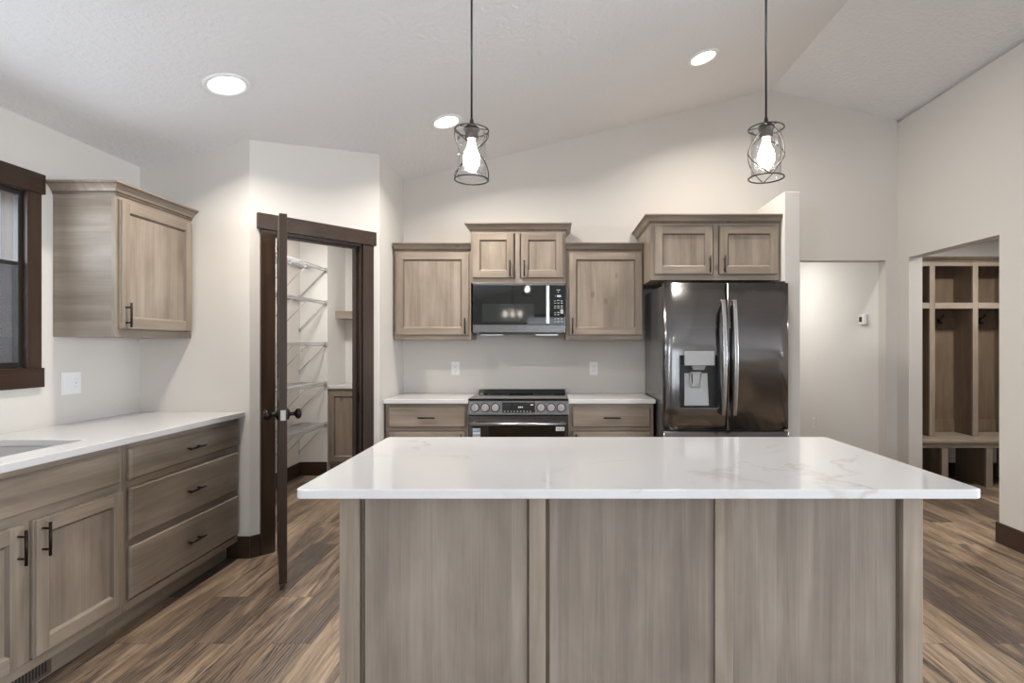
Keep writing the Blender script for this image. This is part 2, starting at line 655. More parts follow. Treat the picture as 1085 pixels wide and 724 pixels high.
# ceiling: left slope and right slope of one vault
b = B()
yb1 = YB + 0.02
def slope(b, x0, x1, y0, y1):
    b.loft([[(x0, y0, cz(x0)), (x1, y0, cz(x1)), (x1, y0, cz(x1) + 0.12), (x0, y0, cz(x0) + 0.12)],
            [(x0, y1, cz(x0)), (x1, y1, cz(x1)), (x1, y1, cz(x1) + 0.12), (x0, y1, cz(x0) + 0.12)]])
slope(b, XL - 0.13, RIDGE, YR - 0.13, YB + 0.118)
slope(b, XL - 0.13, RX, YB + 0.118, PAY + 0.13)
slope(b, RIDGE, XR, YR - 0.13, YB + 0.118)
slope(b, XR, XLIV + .12, YR - 0.13, 2.1)
slope(b, XR, XR + .12, 2.1, YB + 0.118)
struct('ceiling', b, CEIL, 'vaulted white ceiling with knockdown texture and a ridge over the refrigerator', 'ceiling')
b = B()
b.box(1.70, 3.02, YB + 0.119, 8.2, 2.44, 2.52)
struct('ceiling_hall', b, CEIL, 'flat white ceiling of the hallway behind the refrigerator wall', 'ceiling')
b = B()
b.box(3.135, 5.35, 2.101, 5.70, 2.44, 2.52)
struct('ceiling_mudroom', b, CEIL, 'flat white ceiling over the mudroom lockers', 'ceiling')

# left wall with the sink window and one more window behind the camera
WY0, WY1, WZ0, WZ1 = 0.95, 2.671, 1.217, 2.087
SY0, SY1, SZ0, SZ1 = -3.8, -1.4, 0.9, 2.2
b = B()
def left_piece(y0, y1, lo, hi):
    b.box(XL - TH, XL, y0, y1, lo, hi)
top = cz(XL) - 0.0
left_piece(YR, SY0, 0, top); left_piece(SY0, SY1, 0, SZ0); left_piece(SY0, SY1, SZ1, top)
left_piece(SY1, WY0, 0, top); left_piece(WY0, WY1, 0, WZ0); left_piece(WY0, WY1, WZ1, top)
left_piece(WY1, PAY + TH, 0, top)
struct('wall_left', b, WALL, 'warm grey wall with the sink window on the left', 'wall')

# end wall of the sink run, angled pantry wall with its door opening, return wall
CX = -1.884
b = B()
wall_strip(b, (CX, YE), (XL, YE), TH, 0, cz(CX), cz(XL), -1)
struct('wall_sink_end', b, WALL, 'short warm grey wall at the end of the sink counter', 'wall')

A0, A1 = Vector((CX, YE)), Vector((RX, 4.105))
AL = (A1 - A0).length
AD = (A1 - A0).normalized()
AN = Vector((AD.y, -AD.x))                     # towards the kitchen
def ang(d, out, z):                            # along the angled wall, out from it
    p = A0 + AD * d + AN * out
    return (p.x, p.y, z)
DO0, DO1, DOZ = 0.138, 0.770, 2.066            # door opening
b = B(ang)
def ang_piece(d0, d1, lo):
    x0, x1 = (A0 + AD * d0).x, (A0 + AD * d1).x
    h0, h1 = cz(x0), cz(x1)
    b.loft([[(d0, 0, lo), (d1, 0, lo), (d1, -TH, lo), (d0, -TH, lo)],
            [(d0, 0, h0), (d1, 0, h1), (d1, -TH, h1), (d0, -TH, h0)]])
ang_piece(0, DO0, 0); ang_piece(DO0, DO1, DOZ); ang_piece(DO1, AL, 0)
struct('wall_pantry', b, WALL, 'angled warm grey wall holding the pantry door opening', 'wall')

b = B()
wall_strip(b, (RX, 4.105), (RX, YB - 0.001), TH, 0, cz(RX), cz(RX), 1)
struct('wall_return', b, WALL, 'narrow warm grey wall between pantry door and cooking wall', 'wall')

# back wall with the hallway opening
HX0, HX1, HZ = 1.95, 2.922, 2.07
b = B()
def back_piece(x0, x1, lo):
    b.loft([[(x0, YB, lo), (x1, YB, lo), (x1, YB + TH, lo), (x0, YB + TH, lo)],
            [(x0, YB, cz(x0)), (x1, YB, cz(x1)), (x1, YB + TH, cz(x1)), (x0, YB + TH, cz(x0))]])
back_piece(RX - TH, RIDGE, 0); back_piece(RIDGE, HX0, 0); back_piece(HX0, HX1, HZ); back_piece(HX1, XR, 0)
struct('wall_back', b, WALL, 'warm grey gable wall behind range and refrigerator', 'wall')

# half-height wall beside the refrigerator
b = B()
b.box(1.726, 1.843, 4.05, YB - 0.001, 0, 2.468)
struct('wall_refrigerator', b, WALL, 'stub wall standing at the right side of the refrigerator', 'wall', bevel=0.006)

# right wall with the mudroom opening
MY0, MY1, MZ = 3.687, 4.619, 2.075
b = B()
b.box(XR, XR + TH, YRW, MY0, 0, cz(XR + TH))
b.box(XR, XR + TH, MY0, MY1, MZ, cz(XR + TH))
b.box(XR, XR + TH, MY1, YB + TH, 0, cz(XR + TH))
struct('wall_right', b, WALL, 'warm grey wall on the right with the mudroom opening', 'wall')

# rear wall behind the camera with wide glass doors
GX0, GX1, GZ = -0.75, 2.55, 2.2
b = B()
def rear_piece(x0, x1, lo, hi=None):
    h0, h1 = (cz(x0), cz(x1)) if hi is None else (hi, hi)
    b.loft([[(x0, YR - TH, lo), (x1, YR - TH, lo), (x1, YR, lo), (x0, YR, lo)],
            [(x0, YR - TH, h0), (x1, YR - TH, h1), (x1, YR, h1), (x0, YR, h0)]])
rear_piece(XL, GX0, 0); rear_piece(GX0, RIDGE, GZ); rear_piece(RIDGE, GX1, GZ); rear_piece(GX1, XLIV, 0)
struct('wall_rear', b, WALL, 'warm grey wall with glass doors behind the viewer', 'wall')

# pantry inside: back wall beside the niche, niche side, niche back, right side
b = B()
b.box(XL, -2.29, 5.60, PAY, 0, cz(XL))
struct('wall_pantry_back', b, WHITE_WALL, 'white pantry wall where the wire shelves end', 'wall')
b = B()
b.box(XL, RX - TH - 0.001, PAY, PAY + TH, 0, cz(XL))
struct('wall_pantry_niche', b, WHITE_WALL, 'white back wall of the pantry niche', 'wall')
b = B()
b.box(RX - TH, RX, YB + TH, PAY + TH, 0, cz(RX))
struct('wall_pantry_right', b, WHITE_WALL, 'white right side wall inside the pantry', 'wall')

# hallway
b = B()
b.box(HX1, XR, YB + TH, 8.2, 0, 2.44)
struct('wall_hall_right', b, WHITE_WALL, 'bright white hallway wall carrying the thermostat', 'wall')
b = B()
b.box(1.80, HX0 - 0.02, YB + TH, 8.2, 0, 2.44)
struct('wall_hall_left', b, WHITE_WALL, 'white wall on the far side of the hallway', 'wall')
b = B()
b.box(HX0 - 0.02, HX1, 8.0, 8.1, 0, 2.44)
struct('wall_hall_end', b, WHITE_WALL, 'white wall closing the hallway', 'wall')

# mudroom
b = B()
b.box(XR + TH, 5.35, 5.56, 5.66, 0, 2.44)
struct('wall_mudroom_back', b, WHITE_WALL, 'light wall behind the mudroom lockers', 'wall')
b = B()
b.box(5.25, 5.35, 2.0, 5.56, 0, 2.44)
struct('wall_mudroom_right', b, WHITE_WALL, 'light wall on the right of the mudroom', 'wall')
b = B()
b.loft([[(XR + TH, 2.0, 0), (XLIV, 2.0, 0), (XLIV, 2.1, 0), (XR + TH, 2.1, 0)],
        [(XR + TH, 2.0, cz(XR + TH)), (XLIV, 2.0, cz(XLIV)), (XLIV, 2.1, cz(XLIV)), (XR + TH, 2.1, cz(XR + TH))]])
struct('wall_mudroom_front', b, WHITE_WALL, 'light wall closing the mudroom towards the viewer', 'wall')

# living room wall with wide windows, beyond the right edge of the view
LY0, LY1, LZ0, LZ1 = -3.9, 1.1, .3, 2.2
b = B()
b.box(XLIV, XLIV + TH, YR, LY0, 0, cz(XLIV)); b.box(XLIV, XLIV + TH, LY0, LY1, 0, LZ0)
b.box(XLIV, XLIV + TH, LY0, LY1, LZ1, cz(XLIV)); b.box(XLIV, XLIV + TH, LY1, 2.1, 0, cz(XLIV))
struct('wall_living', b, WALL, 'warm grey living room wall with wide windows, right of the viewer', 'wall')
t = thing('window_3', 'wide living room windows right of the viewer', 'window', (XLIV, 0, LZ0), kind='structure')
b = B()
for y in (LY0, LY0 + 1.64, LY0 + 3.29, LY1 - .07):
    b.box(XLIV + .03, XLIV + .09, y, y + .07, LZ0, LZ1)
b.box(XLIV + .03, XLIV + .09, LY0, LY1, LZ0, LZ0 + .07); b.box(XLIV + .03, XLIV + .09, LY0, LY1, LZ1 - .07, LZ1)
b.build('window_frame', EZ, t)

# baseboards
BH, BT = 0.138, 0.015
b = B()
b.box(-2.025, CX + 0.004, YE - 0.0105, YE - 0.0005, 0, BH)
struct('baseboard_sink_end', b, EX, 'dark brown baseboard at the end of the drawer base', 'baseboard', 0.003)
b = B(ang)
b.box(-0.004, 0.058, 0.0005, BT, 0, BH)
struct('baseboard_pantry', b, EX, 'dark brown baseboard left of the pantry door casing', 'baseboard', 0.003)
b = B()
b.box(XR - BT, XR - 0.0005, YRW, MY0 - 0.001, 0, BH)
b.box(XR - BT, XR + TH, MY0, MY0 + BT, 0, BH)
struct('baseboard_right', b, EY, 'dark brown baseboard along the wall right of the mudroom opening', 'baseboard', 0.003)
b = B()
b.box(XL + 0.0005, XL + BT, YE + TH, 5.599, 0, BH)
struct('baseboard_pantry_left', b, EY, 'dark brown baseboard along the left pantry wall', 'baseboard', 0.003)
b = B()
b.box(XL + BT, -2.29, 5.60 - BT, 5.5995, 0, BH)
struct('baseboard_pantry_back', b, EX, 'dark brown baseboard across the pantry back wall', 'baseboard', 0.003)
b = B()
b.box(XR + TH + 0.001, 5.249, 5.56 - BT, 5.5595, 0, BH)
struct('baseboard_mudroom', b, EX, 'dark brown baseboard seen through the locker shoe cubbies', 'baseboard', 0.003)
b = B()
b.box(HX1 - BT, HX1 - 0.0005, YB + TH, 7.99, 0, BH)
struct('baseboard_hall', b, EY, 'dark brown baseboard along the hallway wall', 'baseboard', 0.003)

# ------------------------------------------------------------------ windows
def window_unit(name, label, y0, y1, z0, z1, xin, casing=True):
    t = thing(name, label, 'window', (xin, (y0 + y1) / 2, z0), kind='structure')
    xo = xin - TH
    b = B()   # jamb lining
    b.box(xo, xin, y0, y0 + .005, z0, z1); b.box(xo, xin, y1 - .005, y1, z0, z1)
    b.box(xo, xin, y0 + .005, y1 - .005, z0, z0 + .005); b.box(xo, xin, y0 + .005, y1 - .005, z1 - .005, z1)
    b.build('window_frame', EZ, t)
    zm = z0 + (z1 - z0) * 0.585
    b = B()   # sash bars
    xs0, xs1 = xin - 0.034, xin - 0.006
    a, c = y0 + .005, y1 - .005
    sw = .020
    b.box(xs0, xs1, a, a + sw, z0 + .005, z1 - .005); b.box(xs0, xs1, c - sw, c, z0 + .005, z1 - .005)
    b.box(xs0, xs1, a + sw, c - sw, z0 + .005, z0 + .030); b.box(xs0, xs1, a + sw, c - sw, z1 - .030, z1 - .005)
    b.box(xs0, xs1, a + sw, c - sw, zm - .008, zm + .008)
    b.build('sash', plain_sash, t, bevel=0.002)
    b = B()
    b.box(xs0 + .014, xs0 + .018, a + sw, c - sw, z0 + .030, zm - .008)
    b.box(xs0 + .014, xs0 + .018, a + sw, c - sw, zm + .008, z1 - .030)
    b.build('pane', PANE, t)
    b = B()
    b.box(xs0 - .006, xs0 - .004, a + .01, c - .01, z0 + .02, zm)
    b.build('insect_screen', SCREEN, t)
    if casing:
        b = B()
        b.box(xin + .0005, xin + .020, y0 - .07, y0 + .006, z0, z1); b.box(xin + .0005, xin + .020, y1 - .006, y1 + .070, z0, z1)
        b.build('side_casing', EZ, t, bevel=0.002)
        b = B(); b.box(xin + .0005, xin + .026, y0 - .086, y1 + .086, z1, z1 + .099)
        b.build('head_casing', EY, t, bevel=0.002)
        b = B(); b.box(xin + .0005, xin + .024, y0 - .082, y1 + .082, z0 - .097, z0)
        b.build('apron', EY, t, bevel=0.002)
    return t


plain_sash = plain('dark_sash', (0.02, 0.017, 0.016), 0.35)
window_unit('window_1', 'dark trimmed double hung window over the sink counter', WY0, WY1, WZ0, WZ1, XL)
window_unit('window_2', 'dark trimmed window behind the viewer', SY0, SY1, SZ0, SZ1, XL)
t = thing('door_2', 'wide glass patio doors behind the viewer', 'door', (GX0, YR, 0), kind='structure')
b = B()
for x in (GX0, (GX0 + GX1) / 2 - .04, GX1 - .08):
    b.box(x, x + .08, YR - .09, YR - .03, 0.0, GZ)
for x0, x1 in ((GX0 + .08, (GX0 + GX1) / 2 - .04), ((GX0 + GX1) / 2 + .04, GX1 - .08)):
    b.box(x0, x1, YR - .09, YR - .03, 0, .12); b.box(x0, x1, YR - .09, YR - .03, GZ - .09, GZ)
b.build('door_frame', plain_sash, t)
b = B()
b.box(GX0 + .08, (GX0 + GX1) / 2 - .04, YR - .062, YR - .058, .12, GZ - .09)
b.box((GX0 + GX1) / 2 + .04, GX1 - .08, YR - .062, YR - .058, .12, GZ - .09)
b.build('pane', PANE, t)

# ------------------------------------------------------------------ pantry door and casing
t = thing('trim_1', 'dark brown casing with a wide flat head around the pantry doorway', 'door casing', ang(DO0, 0, 0), kind='structure')
b = B(ang); b.box(DO0 - .078, DO0 + .006, .0005, .020, 0, DOZ - .001); b.build('side_casing', EZ, t, bevel=.002)
b = B(ang); b.box(DO1 - .006, DO1 + .080, .0005, .020, 0, DOZ - .001); b.build('side_casing', EZ, t, bevel=.002)
b = B(ang); b.box(DO0 - .098, DO1 + .098, .0005, .028, DOZ, DOZ + .10); b.build('head_casing', EX, t, bevel=.002)
b = B(ang)
b.box(DO0, DO0 + .018, -TH, .0, 0, DOZ); b.box(DO1 - .018, DO1, -TH, .0, 0, DOZ); b.box(DO0 + .018, DO1 - .018, -TH, .0, DOZ - .018, DOZ)
b.build('jamb', EZ, t)
b = B(ang)
b.box(DO0 + .018, DO0 + .030, -.075, -.042, 0, DOZ - .018); b.box(DO1 - .030, DO1 - .018, -.075, -.042, 0, DOZ - .018)
b.box(DO0 + .030, DO1 - .030, -.075, -.042, DOZ - .030, DOZ - .018)
b.build('door_stop', EZ, t)
b = B(ang); b.box(DO1 - .0195, DO1 - .018, -.036, -.008, .91, .985); b.build('strike_plate', BRONZE, t)

DA, DB = Vector((-1.732, 3.50)), Vector((-1.4543, 2.97))
DL = (DB - DA).length
dd = (DB - DA).normalized()
rot = math.atan2(dd.y, dd.x)
t = thing('door_1', 'dark brown pantry door standing open edge-on towards the viewer', 'door', (DA.x, DA.y, 0), rotz=rot, kind='structure')
DT = 0.020
Z0, Z1 = 0.035, 2.046
b = B()
b.box(0, .105, -DT, DT, Z0, Z1); b.box(DL - .105, DL, -DT, DT, Z0, Z1)
b.box(.105, DL - .105, -DT, DT, Z0, Z0 + .2, 1); b.box(.105, DL - .105, -DT, DT, Z1 - .11, Z1, 1); b.box(.105, DL - .105, -DT, DT, 1.02, 1.13, 1)
leaf = b.build('door_leaf', [EZ, EX], t, bevel=.002)
for a, c in ((Z0 + .2, 1.02), (1.13, Z1 - .11)):
    b = B(); b.box(.100, DL - .100, -.008, .008, a - .005, c + .005); b.build('door_panel', EZ, leaf)
for z in (.325, 1.07, 1.83):
    b = B()
    b.lathe([(.0065, z - .048), (.0065, z + .048)], (-.026, .026, 0), 2, 12)
    b.lathe([(.009, z + .048), (.004, z + .056)], (-.026, .026, 0), 2, 12)
    b.box(-.024, .0, .019, .024, z - .045, z + .045)
    b.box(-.0018, -.0003, -.014, .022, z - .045, z + .045)
    b.build('hinge', BRONZE, t)
kz = .949
for s in (-1, 1):
    b = B()
    b.lathe([(.033, s * DT), (.033, s * (DT + .006)), (.028, s * (DT + .012)), (.012, s * (DT + .016)), (.0105, s * (DT + .034)),
             (.014, s * (DT + .040)), (.026, s * (DT + .048)), (.030, s * (DT + .058)), (.027, s * (DT + .068)), (.014, s * (DT + .074))],
            (DL - .062, 0, kz), 1, 24)
    b.build('door_knob', BRONZE, t)
b = B(); b.box(DL, DL + .0015, -.0125, .0125, kz - .028, kz + .028); b.build('latch_plate', SILVER, t)

# ------------------------------------------------------------------ cabinet parts
def T_back(u, w, z):   # cabinets on the back wall: u along x, w out from the wall
    return (u, YB - w, z)
def T_left(u, w, z):   # cabinets on the left wall: u along y
    return (XL + w, u, z)


class Cab:
    def __init__(self, name, label, cat, T, wh, u0, u1, zb, group=None):
        self.T, self.wh, self.u0, self.u1 = T, wh, u0, u1
        loc = T((u0 + u1) / 2, 0.3, zb)
        self.t = thing(name, label, cat, loc, group)

    def b(self):
        return B(self.T)

    def body(self, w1, z0, z1, mat=WZ, label=None):
        b = self.b()
        b.box(self.u0, self.u1, 0.002, w1 - 0.019, z0, z1)
        return b.build('cabinet_body', mat, self.t)

    def frame(self, w1, z0, z1, sw=0.038, rails=(), mids=(), top=0.038, bot=0.038):
        b = self.b()
        wb = w1 - 0.019
        b.box(self.u0, self.u0 + sw, wb, w1, z0, z1, 0)
        b.box(self.u1 - sw, self.u1, wb, w1, z0, z1, 0)
        b.box(self.u0 + sw, self.u1 - sw, wb, w1, z0, z0 + bot, 1)
        b.box(self.u0 + sw, self.u1 - sw, wb, w1, z1 - top, z1, 1)
        for zc in rails:
            b.box(self.u0 + sw, self.u1 - sw, wb, w1, zc - .019, zc + .019, 1)
        for uc, za, zb in mids:
            b.box(uc - .019, uc + .019, wb, w1, za, zb, 0)
        return b.build('face_frame', [WZ, self.wh], self.t, bevel=.001)

    def pull(self, parent, u, w, z, vert, L=0.128):
        b = self.b()
        n = 10
        def bar(p, q, r):
            b.tube([p, q], r, 10)
        so = 0.030
        h = L / 2
        if vert:
            bar((u, w + so, z - h), (u, w + so, z + h), .0055)
            for s in (-.04, .04):
                bar((u, w, z + s), (u, w + so, z + s), .0042)
        else:
            bar((u - h, w + so, z), (u + h, w + so, z), .0055)
            for s in (-.04, .04):
                bar((u + s, w, z), (u + s, w + so, z), .0042)
        return b.build('handle', BRONZE, parent)

    def door(self, u0, u1, z0, z1, w, pull=None, st=0.058):
        """shaker door with stepped outer edge; pull = (side, end)"""
        b = self.b()
        w0, wm_, w2 = w + .0008, w + .012, w + .0205
        e = .005
        for k, (wa, wb, i) in enumerate(((w0, wm_, 0), (wm_, w2, e))):
            b.box(u0 + i, u0 + st, wa, wb, z0 + i, z1 - i, 0)
            b.box(u1 - st, u1 - i, wa, wb, z0 + i, z1 - i, 0)
            b.box(u0 + st, u1 - st, wa, wb, z0 + i, z0 + st, 1)
            b.box(u0 + st, u1 - st, wa, wb, z1 - st, z1 - i, 1)
        # sloped inner bead
        g = .011
        wa, wb = w + .010, w2
        def bead(p0, p1, dirv, vert):
            pass
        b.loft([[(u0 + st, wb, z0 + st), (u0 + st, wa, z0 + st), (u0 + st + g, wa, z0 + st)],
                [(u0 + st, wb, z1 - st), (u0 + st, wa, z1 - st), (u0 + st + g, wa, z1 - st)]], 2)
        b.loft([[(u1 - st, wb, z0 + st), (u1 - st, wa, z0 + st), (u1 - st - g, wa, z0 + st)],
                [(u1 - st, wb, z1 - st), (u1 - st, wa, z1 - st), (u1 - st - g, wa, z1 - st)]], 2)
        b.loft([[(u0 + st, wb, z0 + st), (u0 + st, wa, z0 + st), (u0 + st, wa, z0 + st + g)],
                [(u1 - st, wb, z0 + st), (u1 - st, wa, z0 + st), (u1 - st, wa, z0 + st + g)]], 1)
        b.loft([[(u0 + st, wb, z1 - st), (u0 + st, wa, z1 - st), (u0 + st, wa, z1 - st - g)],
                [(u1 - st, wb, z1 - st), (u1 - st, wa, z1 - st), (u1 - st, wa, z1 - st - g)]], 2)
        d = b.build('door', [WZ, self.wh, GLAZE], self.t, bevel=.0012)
        b = self.b()
        b.box(u0 + st - .004, u1 - st + .004, w + .003, w + .0101, z0 + st - .004, z1 - st + .004)
        b.build('panel', WZ, d)
        if pull:
            side, end = pull
            u = u0 + .029 if side == 'lo' else u1 - .029
            z = z0 + .074 if end == 'bottom' else z1 - .079
            self.pull(d, u, w2, z, True)
        return d

    def drawer(self, u0, u1, z0, z1, w, pull=True, name='drawer'):
        b = self.b()
        e = .006
        b.box(u0, u1, w + .0008, w + .013, z0, z1)
        b.loft([[(u0 + .002, w + .013, z0 + .002), (u1 - .002, w + .013, z0 + .002), (u1 - .002, w + .013, z1 - .002), (u0 + .002, w + .013, z1 - .002)],
                [(u0 + e + .003, w + .0205, z0 + e + .003), (u1 - e - .003, w + .0205, z0 + e + .003), (u1 - e - .003, w + .0205, z1 - e - .003), (u0 + e + .003, w + .0205, z1 - e - .003)]])
        d = b.build(name, self.wh, self.t, bevel=.001)
        if pull:
            self.pull(d, (u0 + u1) / 2, w + .0205, (z0 + z1) / 2, False)
        return d

    def crown(self, w1, ztop, lo=True, hi=True, w_start=0.003, lo_start=None, hi_start=None):
        prof = [(-.012, -.062), (.004, -.062), (.007, -.056), (.007, -.050), (.013, -.046), (.020, -.034), (.031, -.022), (.040, -.016),
                (.040, -.011), (.047, -.009), (.047, 0), (-.012, 0)]
        loops = []
        ls = w_start if lo_start is None else lo_start
        hs = w_start if hi_start is None else hi_start
        paths = []
        for o, dz in prof:
            pts = []
            z = ztop + dz
            if lo:
                pts += [(self.u0 - o, ls, z), (self.u0 - o, w1 + o, z)]
            else:
                pts += [(self.u0, w1 + o, z)]
            if hi:
                pts += [(self.u1 + o, w1 + o, z), (self.u1 + o, hs, z)]
            else:
                pts += [(self.u1, w1 + o, z)]
            paths.append(pts)
        k = len(paths[0])
        loops = [[paths[j][i] for j in range(len(prof))] for i in range(k)]
        b = self.b()
        b.loft(loops)
        k = len(prof)
        for i in range(len(loops) - 1):
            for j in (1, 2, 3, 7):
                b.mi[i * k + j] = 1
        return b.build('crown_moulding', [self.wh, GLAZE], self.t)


# ---- cooking wall, upper cabinets
def upper(name, label, u0, u1, zb, zt, w, doors, lo, hi, **kw):
    c = Cab('wall_cabinet', label, 'cabinet', T_back, WX, u0, u1, zb, 'upper cabinets on the cooking wall')
    ct = zt - .004
    c.body(w, zb, ct)
    mids = [(m, zb + .038, ct - .075) for m in kw.get('mids', ())]
    c.frame(w, zb, ct, kw.get('sw', .025), (), mids, top=.075, bot=.038)
    for (a, e, za, zc, pl) in doors:
        c.door(a, e, za, zc, w, pl)
    c.crown(w, zt, lo, hi, lo_start=kw.get('lo_start'), hi_start=kw.get('hi_start'))
    return c


upper('wall_cabinet', 'single door wall cabinet left of the microwave, handle at its lower right', -1.274, -.651, 1.374, 2.157, .330,
      [(-1.257, -.666, 1.412, 2.082, ('hi', 'bottom'))], False, False)
upper('wall_cabinet', 'small raised two door wall cabinet above the microwave', -.649, .117, 1.831, 2.312, .354,
      [(-.634, -.300, 1.872, 2.236, ('hi', 'bottom')), (-.244, .098, 1.872, 2.236, ('lo', 'bottom'))], True, True,
      mids=(-.272,), sw=.03)
upper('wall_cabinet', 'single door wall cabinet right of the microwave, handle at its lower left', .119, .744, 1.374, 2.157, .330,
      [(.143, .737, 1.412, 2.082, ('lo', 'bottom'))], False, False)
upper('wall_cabinet', 'deep two door wall cabinet above the refrigerator', .748, 1.722, 1.821, 2.309, .654,
      [(.776, 1.214, 1.862, 2.226, ('hi', 'bottom')), (1.264, 1.704, 1.862, 2.226, ('lo', 'bottom'))], True, False,
      mids=(1.239,), sw=.035)

# ---- sink wall, upper cabinet
c = Cab('wall_cabinet', 'wall cabinet between sink window and pantry wall, crown moulding on top', 'cabinet', T_left, WY, 2.822, 3.418, 1.374)
c.body(.322, 1.374, 2.166, WX)
c.frame(.322, 1.374, 2.166, .03, (), (), top=.075, bot=.038)
c.door(2.838, 3.402, 1.414, 2.088, .322, ('lo', 'bottom'))
c.crown(.322, 2.170, True, False)

# ---- sink wall, base cabinets
FW = .618
c = Cab('base_cabinet', 'three drawer base cabinet under the sink counter by the pantry wall', 'cabinet', T_left, WY, 2.492, 3.409, 0, 'base cabinets along the sink wall')
c.body(FW, .11, .883)
c.frame(FW, .11, .883, .038, (.692, .419), (), top=.038, bot=.038)
b = c.b(); b.box(c.u0, c.u1, .002, FW - .075, 0, .1095); b.build('toe_kick', WY, c.t)
for a, e in ((.709, .853), (.434, .674), (.160, .405)):
    c.drawer(2.515, 3.387, a, e, FW)

c = Cab('base_cabinet', 'sink base cabinet with two doors below a plain false front', 'cabinet', T_left, WY, 1.576, 2.490, 0, 'base cabinets along the sink wall')
b = c.b(); b.box(c.u0, c.u1, .002, FW - .019, .11, .62)
b.box(c.u0, c.u0 + .018, .002, FW - .019, .62, .883); b.box(c.u1 - .018, c.u1, .002, FW - .019, .62, .883)
b.build('cabinet_body', WZ, c.t)
c.frame(FW, .11, .883, .030, (.692,), ((2.031, .148, .673),), top=.038, bot=.038)
b = c.b(); b.box(c.u0, c.u1, .002, FW - .075, 0, .1095); b.build('toe_kick', WY, c.t)
c.drawer(1.600, 2.459, .709, .853, FW, pull=False, name='false_front')
c.door(1.600, 2.012, .155, .674, FW, ('hi', 'top'))
c.door(2.050, 2.477, .155, .674, FW, ('lo', 'top'))

t = thing('floor_register', 'brown slotted vent grille in the toe kick of the sink base', 'vent', (XL + FW - .07, 2.02, .0))
b = B(T_left)
v0, v1 = 1.86, 2.215
b.box(v0, v1, FW - .0745, FW - .070, .008, .104); b.build('grille_frame', VENT, t, bevel=.001)
b = B(T_left)
k = int((v1 - v0 - .03) / .0135)
for i in range(k):
    u = v0 + .015 + i * .0135
    b.box(u, u + .0065, FW - .070, FW - .0692, .022, .090)
b.build('slot_grille', DARK_SLOT, t)

# ---- cooking wall, base cabinets
BW = .565
def base_back(label, u0, u1, d0, d1, side):
    c = Cab('base_cabinet', label, 'cabinet', T_back, WX, u0, u1, 0, 'base cabinets beside the range')
    c.body(BW, .11, .883)
    c.frame(BW, .11, .883, .025, (.692,), ())
    b = c.b(); b.box(u0, u1, .002, BW - .075, 0, .1095); b.build('toe_kick', WX, c.t)
    c.drawer(d0, d1, .701, .852, BW)
    c.door(d0, d1, .155, .668, BW, (side, 'top'))
base_back('base cabinet with one drawer over a door, left of the range', -1.272, -.636, -1.245, -.655, 'hi')
base_back('base cabinet with one drawer over a door, between range and refrigerator', .134, .786, .163, .762, 'lo')

# ------------------------------------------------------------------ countertops
def slab(b, x0, x1, y0, y1, z0, z1, r=0.0, corners=(1, 1, 1, 1), n=5):
    pts = []
    cs = [((x0, y0), math.pi, corners[0]), ((x1, y0), 1.5 * math.pi, corners[1]), ((x1, y1), 0, corners[2]), ((x0, y1), .5 * math.pi, corners[3])]
    for (cx, cy), a0, use in cs:
        if r and use:
            sx = r if cx == x0 else -r
            sy = r if cy == y0 else -r
            for i in range(n + 1):
                a = a0 + (math.pi / 2) * i / n
                pts.append((cx + sx + r * math.cos(a), cy + sy + r * math.sin(a)))
        else:
            pts.append((cx, cy))
    b.prism(pts, 2, z0, z1)


CT, CB = .915, .8845
# sink counter with a cut-out
SX0, SX1, SYa, SYb = -2.47, -2.045, 1.66, 2.407
b = B()
X0, X1, Ya, Yb = XL + .002, -1.91, 1.55, YE - .002
vs = []
for z in (CB, CT):
    vs += [(X0, Ya, z), (X1, Ya, z), (X1, Yb, z), (X0, Yb, z), (SX0, SYa, z), (SX1, SYa, z), (SX1, SYb, z), (SX0, SYb, z)]
fs = []
for i in range(4):
    j = (i + 1) % 4
    fs += [(8 + i, 8 + j, 12 + j, 12 + i), (i, 4 + i, 4 + j, j), (i, j, 8 + j, 8 + i), (4 + i, 12 + i, 12 + j, 4 + j)]
b.add(vs, fs)
tag(b.build('sink_countertop', QUARTZ, origin=(X0, Ya, CB), bevel=.003),
    'white quartz countertop with the sink cut-out along the left wall', 'countertop')

t = thing('kitchen_sink', 'white undermount sink sunk into the left counter', 'sink', (-2.25, 2.03, .66))
b = B()
th = .012
zb, zt = .665, CB - .0005
a0, a1, c0, c1 = SX0 + .002, SX1 - .002, SYa + .002, SYb - .002
b.box(a0 - th, a0, c0 - th, c1 + th, zb, zt); b.box(a1, a1 + th, c0 - th, c1 + th, zb, zt)
b.box(a0, a1, c0 - th, c0, zb, zt); b.box(a0, a1, c1, c1 + th, zb, zt)
b.box(a0 - th, a1 + th, c0 - th, c1 + th, zb - th, zb)
b.build('basin', SINK, t)
b = B(); b.lathe([(.045, zb), (.045, zb + .003), (.03, zb + .003), (.028, zb + .001)], (-2.26, 2.03, 0), 2, 24); b.build('drain', SILVER, t)

b = B(); slab(b, -1.286, -.634, YB - .601, YB - .002, CB, CT)
tag(b.build('range_countertop', QUARTZ, origin=(-1.286, YB - .6, CB), bevel=.003), 'short white quartz countertop left of the range', 'countertop', 'countertops beside the range')
b = B(); slab(b, .133, .800, YB - .601, YB - .002, CB, CT, .012, (0, 1, 0, 0))
tag(b.build('range_countertop', QUARTZ, origin=(.133, YB - .6, CB), bevel=.003), 'short white quartz countertop between range and refrigerator', 'countertop', 'countertops beside the range')

